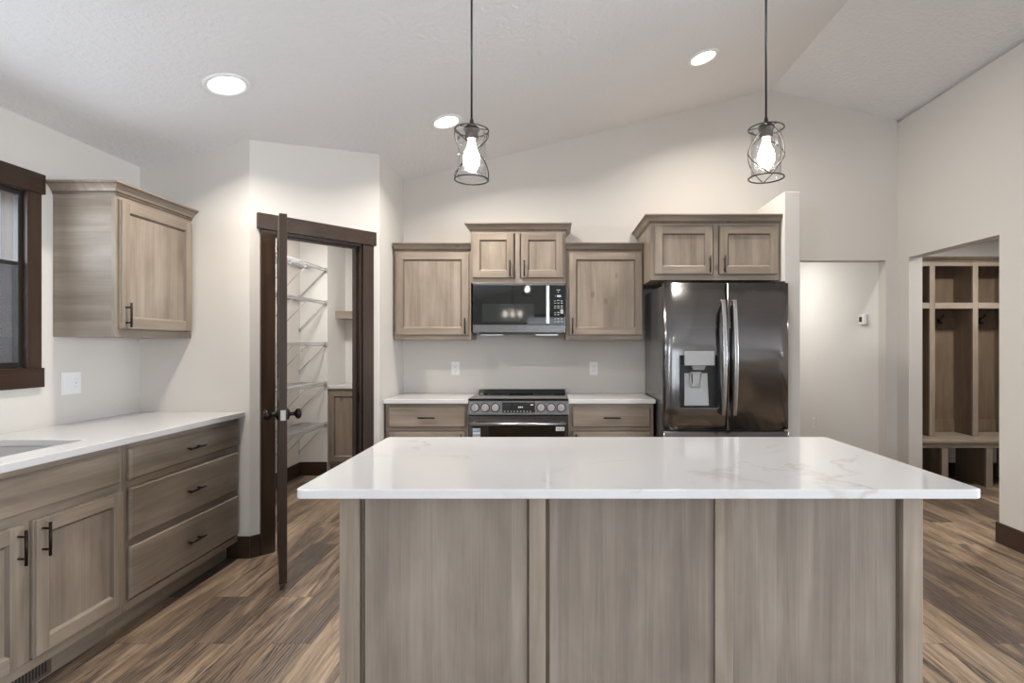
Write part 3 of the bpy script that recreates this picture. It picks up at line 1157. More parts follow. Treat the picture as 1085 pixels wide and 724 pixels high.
# ------------------------------------------------------------------ island
b = B(); slab(b, -.739, 1.246, 1.574, 2.479, .887, .915, .022, n=6)
tag(b.build('island_countertop', QUARTZ, origin=(.25, 2.02, .887), bevel=.004, seg=3),
    'large white veined quartz countertop lying on the island', 'countertop')
t = thing('kitchen_island', 'grey brown wooden island base with framed panels facing the viewer', 'kitchen island', (.2535, 2.1, 0))
IF = 1.737                       # face of the posts
IZ = .8865
b = B(); b.box(-.660, 1.167, IF + .03, 2.44, .0, IZ); b.build('cabinet_body', WZ, t)
for a, e in ((-.6727, -.6125), (1.117, 1.180)):
    b = B(); b.box(a, e, IF, IF + .09, 0, IZ); b.build('corner_post', WZ, t, bevel=.002)
for a, e in ((-.0707, -.0177), (.522, .580)):
    b = B(); b.box(a, e, IF + .006, IF + .0295, 0, IZ); b.build('stile', WZ, t, bevel=.002)
for a, e in ((-.597, -.0765), (-.0055, .5205), (.5815, 1.104)):
    b = B(); b.box(a, e, IF + .016, IF + .0298, 0, IZ); b.build('back_panel', WZI, t, bevel=.001)
for a in (-.6095, -.0165, .5812, 1.1065):
    b = B(); b.box(a, a + .010, IF + .019, IF + .0297, 0, IZ); b.build('bead', GLAZE, t)
for x0, x1 in ((-.6727, -.6605), (1.1675, 1.180)):
    b = B(); b.box(x0, x1, IF + .091, 2.44, 0, IZ); b.build('end_panel', WZ, t, bevel=.001)

# ------------------------------------------------------------------ refrigerator
FY = 3.932
fx0, fxm, fx1 = .809, 1.2605, 1.711
FT = 1.779
t = thing('refrigerator', 'black stainless french door refrigerator with water dispenser', 'refrigerator', ((fx0 + fx1) / 2, 4.3, 0))
b = B(); b.box(fx0 + .004, fx1 - .004, FY + .075, YB - .03, .03, FT - .012); b.build('cabinet_body', FRIDGE_SIDE, t, bevel=.004)
b = B(); b.box(fx0 + .02, fx1 - .02, FY + .05, FY + .6, .001, .03); b.build('base_grille', BLACK_PLASTIC, t)


def curved_door(x0, x1, z0, z1, hole=None, bow=.010, th=.062, lo=.012, hi=.012):
    """front skin is bowed outwards across the width; corners rounded"""
    b = B()
    n = 26
    xm = (x0 + x1) / 2
    def yf(x):
        q = (x - xm) / ((x1 - x0) / 2)
        d = lo if q < 0 else hi
        e = max(0.0, abs(q) - .70) / .30
        e2 = max(0.0, abs(q) - .95) / .05
        return FY + bow * q * q * .5 + d * e * e + .003 * e2 * e2
    xs = [x0 + (x1 - x0) * i / n for i in range(n + 1)]
    xs = sorted(set(xs + [x0 + .008, x0 + .02, x1 - .008, x1 - .02] + ([hole[0], hole[1]] if hole else [])))
    if hole:
        zs = [z0, hole[2], hole[3], z1]
    else:
        zs = [z0, z1]
    vid = {}
    vs = []
    fs = []
    for i, x in enumerate(xs):
        for j, z in enumerate(zs):
            vid[(i, j)] = len(vs); vs.append((x, yf(x), z))
    for i in range(len(xs) - 1):
        for j in range(len(zs) - 1):
            if hole and j == 1 and xs[i] >= hole[0] - 1e-6 and xs[i + 1] <= hole[1] + 1e-6:
                continue
            fs.append((vid[(i, j)], vid[(i + 1, j)], vid[(i + 1, j + 1)], vid[(i, j + 1)]))
    b.add(vs, fs, 0, True)
    # back and sides
    yb = FY + th
    n0 = len(xs)
    top = [(x, yf(x), z1) for x in xs]; tb = [(x, yb, z1) for x in xs]
    bot = [(x, yf(x), z0) for x in xs]; bb = [(x, yb, z0) for x in xs]
    b.add(top + tb, [(i, i + 1, n0 + i + 1, n0 + i) for i in range(n0 - 1)], 0)
    b.add(bot + bb, [(i, i + 1, n0 + i + 1, n0 + i) for i in range(n0 - 1)], 0)
    b.add([(x0, yf(x0), z0), (x0, yb, z0), (x0, yb, z1), (x0, yf(x0), z1)], [(0, 1, 2, 3)], 0)
    b.add([(x1, yf(x1), z0), (x1, yb, z0), (x1, yb, z1), (x1, yf(x1), z1)], [(0, 1, 2, 3)], 0)
    b.add([(x0, yb, z0), (x1, yb, z0), (x1, yb, z1), (x0, yb, z1)], [(0, 1, 2, 3)], 0)
    return b


def fz(py): return 1.33 + (366 - py) / 147.5
def fx(px): return (px - 584) / 147.5
h = (fx(720.5), fx(761.4), fz(432.4), fz(376.6))
dz0 = fz(455.6)
def no_recalc_weld(o):
    bm = bmesh.new(); bm.from_mesh(o.data)
    bmesh.ops.remove_doubles(bm, verts=bm.verts, dist=1e-5)
    bmesh.ops.recalc_face_normals(bm, faces=bm.faces)
    bm.to_mesh(o.data); bm.free()
ld = curved_door(fx0, fxm - .003, dz0, FT, h, lo=.030, hi=.001).build('door', FRIDGE, t); no_recalc_weld(ld)
rd = curved_door(fxm + .003, fx1, dz0, FT, lo=.001, hi=.010).build('door', FRIDGE, t); no_recalc_weld(rd)
fd = curved_door(fx0, fx1, .36, fz(457.6), bow=.004, lo=.004, hi=.004).build('freezer_drawer', FRIDGE, t); no_recalc_weld(fd)
fd2 = curved_door(fx0, fx1, .06, .352, bow=.004, lo=.004, hi=.004).build('freezer_drawer', FRIDGE, t); no_recalc_weld(fd2)
for o in (ld, rd, fd, fd2):
    for p in o.data.polygons:
        p.use_smooth = abs(p.normal.y) > .7


def arc_handle(parent, x, z0, z1, vert=True):
    b = B()
    n = 16
    loops = []
    for i in range(n + 1):
        q = i / n
        z = z0 + (z1 - z0) * q
        y = FY - .030 - .040 * math.sin(math.pi * q)
        hw = .017
        ht = .009
        loops.append([(x - hw, y + ht, z), (x - hw * .8, y - ht, z), (x + hw * .8, y - ht, z), (x + hw, y + ht, z)])
    b.loft(loops, 0, True, True)
    b.box(x - .014, x + .014, FY - .030, FY + .004, z0, z0 + .035); b.box(x - .014, x + .014, FY - .030, FY + .004, z1 - .035, z1)
    o = b.build('handle', HANDLE, parent, bevel=.003)
    return o


HANDLE = stainless('fridge_handle_steel', (0.40, 0.39, 0.385), 0.22)
arc_handle(ld, 1.228, fz(440), fz(318))
arc_handle(rd, 1.308, fz(440), fz(318))
b = B(); b.tube([(fx0 + .12, FY - .045, .50), (fx1 - .12, FY - .045, .50)], .012, 10)
b.box(fx0 + .12, fx0 + .14, FY - .045, FY + .002, .492, .508); b.box(fx1 - .14, fx1 - .12, FY - .045, FY + .002, .492, .508)
b.build('handle', HANDLE, fd)
b = B(); b.tube([(fx0 + .12, FY - .045, .30), (fx1 - .12, FY - .045, .30)], .012, 10)
b.box(fx0 + .12, fx0 + .14, FY - .045, FY + .002, .292, .308); b.box(fx1 - .14, fx1 - .12, FY - .045, FY + .002, .292, .308)
b.build('handle', HANDLE, fd2)
# dispenser
b = B()
e = .004
hy = FY + .004
b.box(h[0] - e, h[0] + .003, hy - .003, FY + .058, h[2], h[3]); b.box(h[1] - .003, h[1] + e, hy - .003, FY + .058, h[2], h[3])
b.box(h[0] + .003, h[1] - .003, FY + .052, FY + .058, h[2], h[3])
b.box(h[0] - e, h[1] + e, hy, FY + .058, h[3], h[3] + .004)
b.build('dispenser_recess', BLACK_PLASTIC, ld)
b = B(); b.box(h[0] - e, h[1] + e, hy - .006, FY + .056, h[2] - .006, h[2] + .002); b.build('drip_tray', STEEL, ld)
b = B(); b.box(fx(725.1), fx(757), FY - .010, FY + .05, fz(387.4), fz(372.2)); cp = b.build('control_panel', DISP, ld, bevel=.002)
icons = [(x, x + 1.8, 383.6, 382.9) for x in (728.5, 732.5, 736.5, 740.5, 744.5, 748.5, 752.5)] + [(739.5, 743, 374.6, 374.1), (738, 745.5, 385.9, 385.4)]
for x0, x1, ya, yb in icons:
    b = B(); b.box(fx(x0), fx(x1), FY - .0106, FY - .0101, fz(ya), fz(yb)); b.build('panel_icon', GREY_PLASTIC, ld)
b = B()
b.loft([[(fx(733), FY + .004, fz(387.6)), (fx(748.5), FY + .004, fz(387.6)), (fx(748.5), FY + .04, fz(387.6)), (fx(733), FY + .04, fz(387.6))],
        [(fx(735), FY + .010, fz(392.2)), (fx(746.5), FY + .010, fz(392.2)), (fx(746.5), FY + .04, fz(392.2)), (fx(735), FY + .04, fz(392.2))]])
b.build('spout', DISP, ld, bevel=.001)
b = B()
b.loft([[(fx(727), FY + .050, fz(396)), (fx(751.5), FY + .050, fz(396)), (fx(751.5), FY + .0515, fz(396)), (fx(727), FY + .0515, fz(396))],
        [(fx(726.5), FY + .034, fz(430.4)), (fx(752.5), FY + .034, fz(430.4)), (fx(752.5), FY + .0515, fz(430.4)), (fx(726.5), FY + .0515, fz(430.4))]])
b.build('dispenser_back_plate', DISP, ld)
b = B()
pts = [(fx(732.5), FY + .022, fz(395.5)), (fx(732.5), FY + .020, fz(408)), (fx(734), FY + .020, fz(410.5)), (fx(742.5), FY + .020, fz(410.5)),
       (fx(744), FY + .020, fz(408)), (fx(744), FY + .022, fz(395.5))]
b.tube(pts, .0055, 8)
b.box(fx(735), fx(742), FY + .026, FY + .030, fz(407), fz(396.5))
b.box(fx(732.5), fx(744), FY + .02, FY + .045, fz(395.8), fz(394.6))
b.build('paddle', DISP, ld)
for x in (fx0 + .06, fx1 - .06):
    b = B(); b.box(x - .04, x + .04, FY + .02, FY + .11, FT - .010, FT + .014); b.build('hinge_cover', BLACK_PLASTIC, t, bevel=.003)

# ------------------------------------------------------------------ range
RX0, RX1 = -.6325, .1315
RF = 4.172
t = thing('kitchen_range', 'slide-in stainless electric range with six knobs and stickers on the oven glass', 'stove', ((RX0 + RX1) / 2, 4.4, 0))
b = B(); b.box(RX0 + .002, RX1 - .002, RF + .03, YB - .006, .012, .906); b.build('body', STEEL, t)
b = B(); b.box(RX0, RX1, RF + .012, YB - .055, .9065, .922); b.build('cooktop', BLACK_GLASS, t, bevel=.002)
cx0 = (RX0 + RX1) / 2
for (dx, dy, r) in ((-.19, .18, .10), (.19, .18, .115), (-.19, .40, .085), (.19, .40, .085)):
    ring = [(cx0 + dx + r * math.cos(2 * math.pi * k / 40), RF + dy + r * math.sin(2 * math.pi * k / 40), .9222) for k in range(40)]
    ring2 = [(cx0 + dx + (r - .003) * math.cos(2 * math.pi * k / 40), RF + dy + (r - .003) * math.sin(2 * math.pi * k / 40), .9222) for k in range(40)]
    b = B(); b.loft([ring, ring2], 0, False); b.build('burner_ring', GREY_PLASTIC, t)
b = B()
b.loft([[(RX0 + .008, YB - .075, .922), (RX1 - .008, YB - .075, .922), (RX1 - .008, YB - .012, .922), (RX0 + .008, YB - .012, .922)],
        [(RX0 + .012, YB - .060, .950), (RX1 - .012, YB - .060, .950), (RX1 - .012, YB - .012, .950), (RX0 + .012, YB - .012, .950)]])
b.build('rear_vent', BLACK_PLASTIC, t, bevel=.003)
# tilted control panel
pz0, pz1 = .800, .9045
def pan(x, out, q):          # q 0..1 up the panel
    z = pz0 + (pz1 - pz0) * q
    y = RF - .004 + .016 * q - out
    return (x, y, z)
b = B()
b.loft([[(RX0, RF - .004, pz0), (RX1, RF - .004, pz0), (RX1, RF + .04, pz0), (RX0, RF + .04, pz0)],
        [(RX0, RF + .012, pz1), (RX1, RF + .012, pz1), (RX1, RF + .04, pz1), (RX0, RF + .04, pz1)]])
cpn = b.build('control_panel', STEEL, t, bevel=.002)
def rx(px): return (px - 584) / 139.2
b = B(pan); b.box(rx(531.9), rx(566.7), -.001, .0015, .16, .90); b.build('display', BLACK_GLASS, cpn)
for i in range(9):
    x = rx(534.2 + i * 3.4)
    b = B(pan); b.box(x, x + .008, .0016, .0020, .23, .27); b.build('touch_key', MARK, cpn)
for x, w in ((rx(549), .010), (rx(550.6), .012), (rx(552.6), .010), (rx(562), .022)):
    b = B(pan); b.box(x, x + w, .0016, .0020, .50 if w < .02 else .68, .60 if w < .02 else .76); b.build('display_mark', MARK, cpn)
for px in (503.2, 513.9, 524.8, 573.2, 583.9, 594.6):
    x = rx(px)
    c0 = pan(x, 0, .52)
    b = B()
    b.lathe([(.034, 0), (.034, -.006)], c0, 1, 28, 1)
    b.lathe([(.0275, -.006), (.0265, -.022), (.0245, -.025)], c0, 1, 28, 0)
    b.box(c0[0] - .0055, c0[0] + .0055, c0[1] - .038, c0[1] - .022, c0[2] - .025, c0[2] + .026, 2)
    b.box(c0[0] - .008, c0[0] + .008, c0[1] - .0262, c0[1] - .0245, c0[2] - .029, c0[2] - .023, 1)
    b.build('knob', [KNOB_FACE, BLACK_PLASTIC, SILVER], cpn, bevel=.001)
b = B(); b.box(RX0 + .004, RX1 - .004, RF + .008, RF + .029, .792, .7995); b.build('vent_gap', BLACK_PLASTIC, t)
OD = RF - .012
b = B()
b.box(RX0, RX1, OD, RF + .028, .715, .790); b.box(RX0, RX0 + .03, OD, RF + .028, .26, .715); b.box(RX1 - .03, RX1, OD, RF + .028, .26, .715)
b.box(RX0 + .03, RX1 - .03, OD, RF + .028, .26, .30)
od = b.build('oven_door', STEEL, t, bevel=.001)
b = B(); b.box(RX0 + .03, RX1 - .03, OD + .002, RF + .027, .30, .715); b.build('oven_window', BLACK_GLASS, od)
b = B(); b.box(RX0 + .10, RX1 - .08, OD + .0012, OD + .0019, .34, .695); b.build('inner_window', OVEN_GLASS, od)
b = B(); b.tube([(RX0 + .02, OD - .048, .738), (RX1 - .02, OD - .048, .738)], .011, 12)
for x in (RX0 + .05, RX1 - .05):
    b.box(x - .012, x + .012, OD - .048, OD, .730, .746)
b.build('handle', SILVER, od)
b = B(); b.box(RX0 + .035, RX0 + .095, OD + .0010, OD + .0018, .615, .700)
b.box(RX0 + .038, RX0 + .092, OD + .0004, OD + .0010, .690, .694, 1); b.box(RX0 + .038, RX0 + .075, OD + .0004, OD + .0010, .682, .685, 1)
b.box(RX0 + .038, RX0 + .092, OD + .0004, OD + .0010, .655, .668, 1); b.box(RX0 + .038, RX0 + .088, OD + .0004, OD + .0010, .630, .634, 1)
b.build('sticker', [LABEL_BLUE, LABEL], od)
b = B(); b.box(rx(589), rx(598), OD + .0010, OD + .0018, .678, .709)
for i, x in enumerate((590.2, 592.2, 594.6, 596.2)):
    b.box(rx(x), rx(x + 1.1), OD + .0004, OD + .0010, .692, .699, 1)
b.box(rx(590), rx(597), OD + .0004, OD + .0010, .684, .687, 1)
b.build('sticker', [LABEL, LABEL_INK], od)
b = B(); b.box(RX0, RX1, OD, RF + .028, .06, .25); wd = b.build('storage_drawer', STEEL, t, bevel=.002)
for x in (RX0 + .05, RX1 - .05):
    b = B(); b.lathe([(.018, 0), (.018, .012)], (x, RF + .1, 0), 2, 16); b.build('foot', BLACK_PLASTIC, t)

# ------------------------------------------------------------------ microwave
MF = YB - .374
def mx(px): return (px - 584) / 131.8
def mz(py): return 1.33 + (366 - py) / 131.8
t = thing('microwave', 'black over-the-range microwave with steel handle and keypad', 'microwave', (-.26, 4.55, 1.43))
m0, m1 = -.6305, .1135
b = B(); b.box(m0 + .002, m1 - .002, MF + .04, YB - .004, 1.432, 1.8285); b.build('body', STEEL, t)
b = B(); b.box(m0, m1, MF + .004, MF + .0395, 1.812, 1.8285); b.build('top_vent', STEEL, t, bevel=.001)
b = B(); b.box(m0, mx(580.8), MF, MF + .0395, mz(344.2), 1.811); md = b.build('door', BLACK_GLASS, t, bevel=.002)
b = B(); b.box(mx(511), mx(566), MF - .0006, MF - .0001, mz(341.5), mz(322)); b.build('door_window', MESH_GLASS, md)
b = B()
b.box(mx(578.8), mx(582), MF - .045, MF - .032, mz(343.4), mz(303.2)); b.box(mx(579), mx(581.6), MF - .034, MF + .001, mz(306), mz(303.6)); b.box(mx(579), mx(581.6), MF - .034, MF + .001, mz(343), mz(340.6))
b.build('handle', SILVER, md, bevel=.003)
b = B(); b.box(mx(581), m1, MF, MF + .0395, mz(344.2), 1.811); kp = b.build('control_panel', BLACK_GLASS, t, bevel=.002)
b = B(); b.box(mx(590.2), mx(594.4), MF - .0007, MF - .0002, mz(314.9), mz(312.8)); b.build('display', DISPLAY, kp)
def dash(px, py, w, hh=.6):
    b = B(); b.box(mx(px - w / 2), mx(px + w / 2), MF - .0007, MF - .0002, mz(py + hh / 2), mz(py - hh / 2)); b.build('key_mark', MARK, kp)
dash(591.6, 307.4, 4); dash(591.6, 309.6, 1.2); dash(588.6, 313.9, 1.2)
dash(588, 319, 2); dash(591.6, 318.4, 3.2); dash(595, 319, 2)
for row, py in enumerate((321.3, 324.4, 326.4, 331.3, 333.6, 337.9, 341)):
    for px in (588.2, 591.6, 595.2):
        if px == 595.2 and row in (3, 4):
            continue
        dash(px, py, 2.0, .7)
b = B(); b.box(mx(593.7), mx(596.9), MF - .0007, MF - .0002, mz(332.6), mz(328)); b.build('start_key', GREY_PLASTIC, kp)
b = B(); b.box(m0, m1, MF - .002, MF + .0395, mz(352.3), mz(344.4)); b.build('bottom_trim', STEEL, t, bevel=.002)
b = B(); b.box(m0 + .05, m1 - .05, MF + .03, YB - .03, 1.419, 1.4315); b.build('hood_base', BLACK_PLASTIC, t)
for a in (m0 + .06, m1 - .24):
    b = B(); b.box(a, a + .18, MF + .05, MF + .2, 1.412, 1.4185); b.build('grease_filter', SILVER, t)

# ------------------------------------------------------------------ outlets, switch, thermostat
def outlet(T, c, label, group=None, origin=None):
    """T maps (u, out, z) around the plate centre c"""
    t = thing('wall_outlet', label, 'outlet', origin, group)
    b = B(T); b.box(-.036, .036, .0005, .006, -.058, .058); b.build('cover_plate', WHITE_PLASTIC, t, bevel=.002)
    for s in (-1, 1):
        b = B(T); b.box(-.017, .017, .006, .0082, s * .0195 - .0145, s * .0195 + .0145); r = b.build('receptacle', WHITE_PLASTIC, t, bevel=.002)
        b = B(T)
        b.box(-.0095, -.0070, .0078, .0084, s * .0195 - .004, s * .0195 + .006); b.box(.0070, .0095, .0078, .0084, s * .0195 - .004, s * .0195 + .006)
        b.box(-.0028, .0028, .0078, .0084, s * .0195 - .0115, s * .0195 - .007)
        b.build('slot', DARK_SLOT, r)
    return t
o1 = outlet(lambda u, w, z: (-.835 + u, YB - w, 1.129 + z), None, 'white duplex outlet on the back wall left of the range', 'outlets on the cooking wall', (-.835, YB, 1.129))
dup(o1, (.371, YB, 1.129), 'white duplex outlet on the back wall between range and refrigerator', 'outlets on the cooking wall')
outlet(lambda u, w, z: (HX1 - w, 6.08 + u, .47 + z), None, 'small white outlet low on the bright hallway wall', None, (HX1, 6.08, .47))

t = thing('light_switch', 'white two-gang switch and outlet plate under the left wall cabinet', 'switch', (XL, 2.93, 1.128))
TL = lambda u, w, z: (XL + w, 2.928 + u, 1.128 + z)
b = B(TL); b.box(-.059, .059, .0005, .0065, -.0595, .0595); b.build('cover_plate', WHITE_PLASTIC, t, bevel=.002)
b = B(TL)
b.loft([[(-.040, .0065, -.033), (-.007, .0065, -.033), (-.007, .0065, .033), (-.040, .0065, .033)],
        [(-.0395, .009, -.0325), (-.0075, .009, -.0325), (-.0075, .0075, .0325), (-.0395, .0075, .0325)]])
b.build('rocker', WHITE_PLASTIC, t)
b = B(TL); b.box(.007, .040, .0065, .0085, -.033, .033); r = b.build('receptacle', WHITE_PLASTIC, t, bevel=.001)
b = B(TL)
for s in (-1, 1):
    b.box(.0145, .017, .0084, .009, s * .02 - .004, s * .02 + .005); b.box(.0300, .0325, .0084, .009, s * .02 - .004, s * .02 + .005)
b.box(.018, .029, .0084, .0095, -.004, -.001); b.box(.018, .029, .0084, .0095, .002, .005)
b.build('slot', GREY_PLASTIC, r)

t = thing('thermostat', 'small white thermostat with dark screen on the hallway wall', 'thermostat', (HX1, 5.10, 1.566))
TT = lambda u, w, z: (HX1 - w, 5.10 + u, 1.566 + z)
b = B(TT); b.box(-.052, .052, .0005, .008, -.05, .05); b.build('base_plate', GREY_PLASTIC, t, bevel=.003)
b = B(TT); b.box(-.048, .048, .008, .034, -.044, .050); bd = b.build('housing', WHITE_PLASTIC, t, bevel=.004)
b = B(TT); b.box(-.012, .034, .0341, .0350, -.018, .028); b.build('screen', BLACK_GLASS, bd)

# ------------------------------------------------------------------ pantry contents
SHX = -2.30
def wire_shelf(z, label):
    t = thing('wire_shelf', label, 'shelf', (XL, 4.6, z), 'wire shelves on the left pantry wall')
    y0, y1 = YE + TH + .16, 5.585
    b = B()
    for x in (XL + .012, XL + .10, SHX):
        b.tube([(x, y0, z), (x, y1, z)], .0032, 6)
    b.tube([(SHX, y0, z - .028), (SHX, y1, z - .028)], .0032, 6)
    n = int((y1 - y0) / .026)
    for i in range(n + 1):
        y = y0 + (y1 - y0) * i / n
        b.tube([(XL + .012, y, z + .003), (SHX, y, z + .003), (SHX, y, z - .028)], .0017, 5)
    b.build('wire_deck', WIRE, t)
    for y in (y0 + .35, (y0 + y1) / 2 + .25, y1 - .42, y1 - .008):
        b = B(); b.tube([(SHX - .01, y, z - .026), (XL + .006, y, z - .29)], .0042, 6)
        b.box(XL + .0005, XL + .006, y - .008, y + .008, z - .31, z - .27)
        b.build('support_brace', WIRE, t)
    b = B(); b.box(SHX - .018, SHX + .014, 5.586, 5.5992, z - .042, z + .012); b.tube([(SHX, 5.572, z - .012), (SHX, 5.599, z - .012)], .013, 10)
    b.build('end_bracket', GREY_PLASTIC, t, bevel=.002)
    return t
ws0 = wire_shelf(2.11, 'topmost white wire shelf on the left pantry wall')
for z, lb in ((1.775, 'second white wire shelf from the top in the pantry'), (1.352, 'middle white wire shelf in the pantry at eye level'),
              (.951, 'second lowest white wire shelf in the pantry, beside the counter'), (.535, 'lowest white wire shelf in the pantry, above the baseboard')):
    dup(ws0, (XL, 4.6, z), lb)

b = B(); b.box(-2.289, -1.404, 5.80, PAY - .001, 1.612, 1.692)
tag(b.build('floating_shelf', WX, origin=(-1.85, 5.95, 1.612), bevel=.002), 'thick wooden floating shelf in the pantry niche', 'shelf')
TN = lambda u, w, z: (u, PAY - w, z)
c = Cab('base_cabinet', 'wooden base cabinet inside the pantry niche', 'cabinet', TN, WX, -2.288, -1.404, 0)
NW = .470
c.body(NW, .10, .883); c.frame(NW, .10, .883, .022, (), ((-1.846, .138, .845),), top=.03)
b = c.b(); b.box(c.u0, c.u1, .002, NW - .06, 0, .0995); b.build('toe_kick', WX, c.t)
c.door(-2.276, -1.862, .135, .862, NW, None, .055); c.door(-1.830, -1.420, .135, .862, NW, None, .055)
b = B(); b.box(-2.289, -1.403, 5.592, PAY - .001, CB, CT)
tag(b.build('pantry_countertop', QUARTZ, origin=(-1.85, 5.9, CB), bevel=.003), 'white countertop on the pantry cabinet', 'countertop')

# ------------------------------------------------------------------ mudroom lockers
t = thing('mudroom_locker', 'tall wooden locker unit with cubbies, coat hooks and bench in the mudroom', 'locker', (4.0, 5.3, 0))
LX0, LX1 = 3.234, 4.935
LF, LB_ = 5.27, 5.548
divs = [3.254, 3.670, 4.086, 4.502, 4.915]
HZB = .452
b = B()
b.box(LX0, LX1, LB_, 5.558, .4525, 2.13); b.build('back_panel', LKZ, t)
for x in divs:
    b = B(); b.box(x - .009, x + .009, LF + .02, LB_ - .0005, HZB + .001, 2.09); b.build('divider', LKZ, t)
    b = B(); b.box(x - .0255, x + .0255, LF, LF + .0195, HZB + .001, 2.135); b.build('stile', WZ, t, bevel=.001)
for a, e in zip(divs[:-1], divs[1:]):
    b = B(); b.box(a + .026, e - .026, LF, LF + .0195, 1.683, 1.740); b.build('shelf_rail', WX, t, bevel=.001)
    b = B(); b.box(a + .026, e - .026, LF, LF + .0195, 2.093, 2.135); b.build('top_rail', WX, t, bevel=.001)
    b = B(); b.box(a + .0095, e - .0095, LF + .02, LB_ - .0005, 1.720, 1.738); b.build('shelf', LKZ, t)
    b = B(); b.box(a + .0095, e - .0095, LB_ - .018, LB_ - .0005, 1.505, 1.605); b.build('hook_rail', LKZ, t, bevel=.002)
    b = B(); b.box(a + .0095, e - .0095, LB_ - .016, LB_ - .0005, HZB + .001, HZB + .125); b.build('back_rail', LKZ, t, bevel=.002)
    xm = (a + e) / 2 + .035
    b = B()
    y = LB_ - .018
    b.box(xm - .010, xm + .010, y - .005, y, 1.55, 1.60)
    b.tube([(xm, y - .004, 1.592), (xm, y - .035, 1.600), (xm, y - .060, 1.618), (xm, y - .066, 1.640)], [.006, .005, .005, .008], 8)
    b.tube([(xm, y - .004, 1.560), (xm, y - .020, 1.545), (xm, y - .036, 1.548), (xm, y - .042, 1.566)], [.006, .005, .005, .007], 8)
    b.build('coat_hook', BRONZE, t)
b = B(); b.box(LX0, LX1, LF + .02, 5.558, 2.1305, 2.15); b.build('top_board', WX, t)
b = B()
prof = [(0, 2.135), (-.006, 2.135), (-.008, 2.145), (-.020, 2.155), (-.034, 2.166), (-.036, 2.172), (-.040, 2.174), (-.040, 2.180), (.02, 2.180), (.02, 2.135)]
b.loft([[(LX0, LF + y, z) for y, z in prof], [(LX1, LF + y, z) for y, z in prof]]); b.build('crown_moulding', GLAZE, t)
b = B(); b.box(LX0, LX1, 5.075, 5.556, .420, HZB); b.build('bench_seat', WX, t, bevel=.006)
b = B(); b.box(LX0 + .005, LX1 - .005, 5.10, 5.12, .372, .4195); b.build('apron', WX, t, bevel=.001)
for x in divs:
    b = B(); b.box(x - .030, x + .030, 5.10, 5.12, 0, .3715); b.build('base_stile', WZ, t, bevel=.001)
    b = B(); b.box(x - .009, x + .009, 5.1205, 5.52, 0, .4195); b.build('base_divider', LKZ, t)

# ------------------------------------------------------------------ recessed lights
def can(x, y, label, proto=None):
    z = cz(x)
    ang_ = -math.atan(SL)
    if proto is None:
        t = thing('recessed_light', label, 'ceiling light', (0, 0, 0), 'recessed ceiling lights')
        b = B(); b.lathe([(.110, -.0005), (.108, -.007), (.095, -.010), (.086, -.006), (.082, -.002)], (0, 0, 0), 2, 40, caps=False)
        b.build('trim_ring', WHITE_PLASTIC, t)
        b = B(); b.lathe([(.0835, -.0030), (.0835, -.0020)], (0, 0, 0), 2, 40, smooth=False); b.build('lens', LENS, t)
    else:
        t = dup(proto, (0, 0, 0), label)
    t.location = (x, y, z)
    t.rotation_euler = (0, ang_, 0)
    return t
P_CAN = 22.0
cans = [(-1.667, 2.811, 'recessed light above the sink counter, nearest the left wall'), (-.735, 3.842, 'recessed light beside the left pendant, over the range counter'),
        (1.065, 3.838, 'recessed light high on the vault in front of the refrigerator')]
p = None
for x, y, lb in cans:
    q = can(x, y, lb, p)
    p = p or q
    l = area_light('recessed_light_beam', (x + .003, y, cz(x) - .014), (0, -math.atan(SL), 0), .15, .15, P_CAN, WARM, 'DISK', 150)

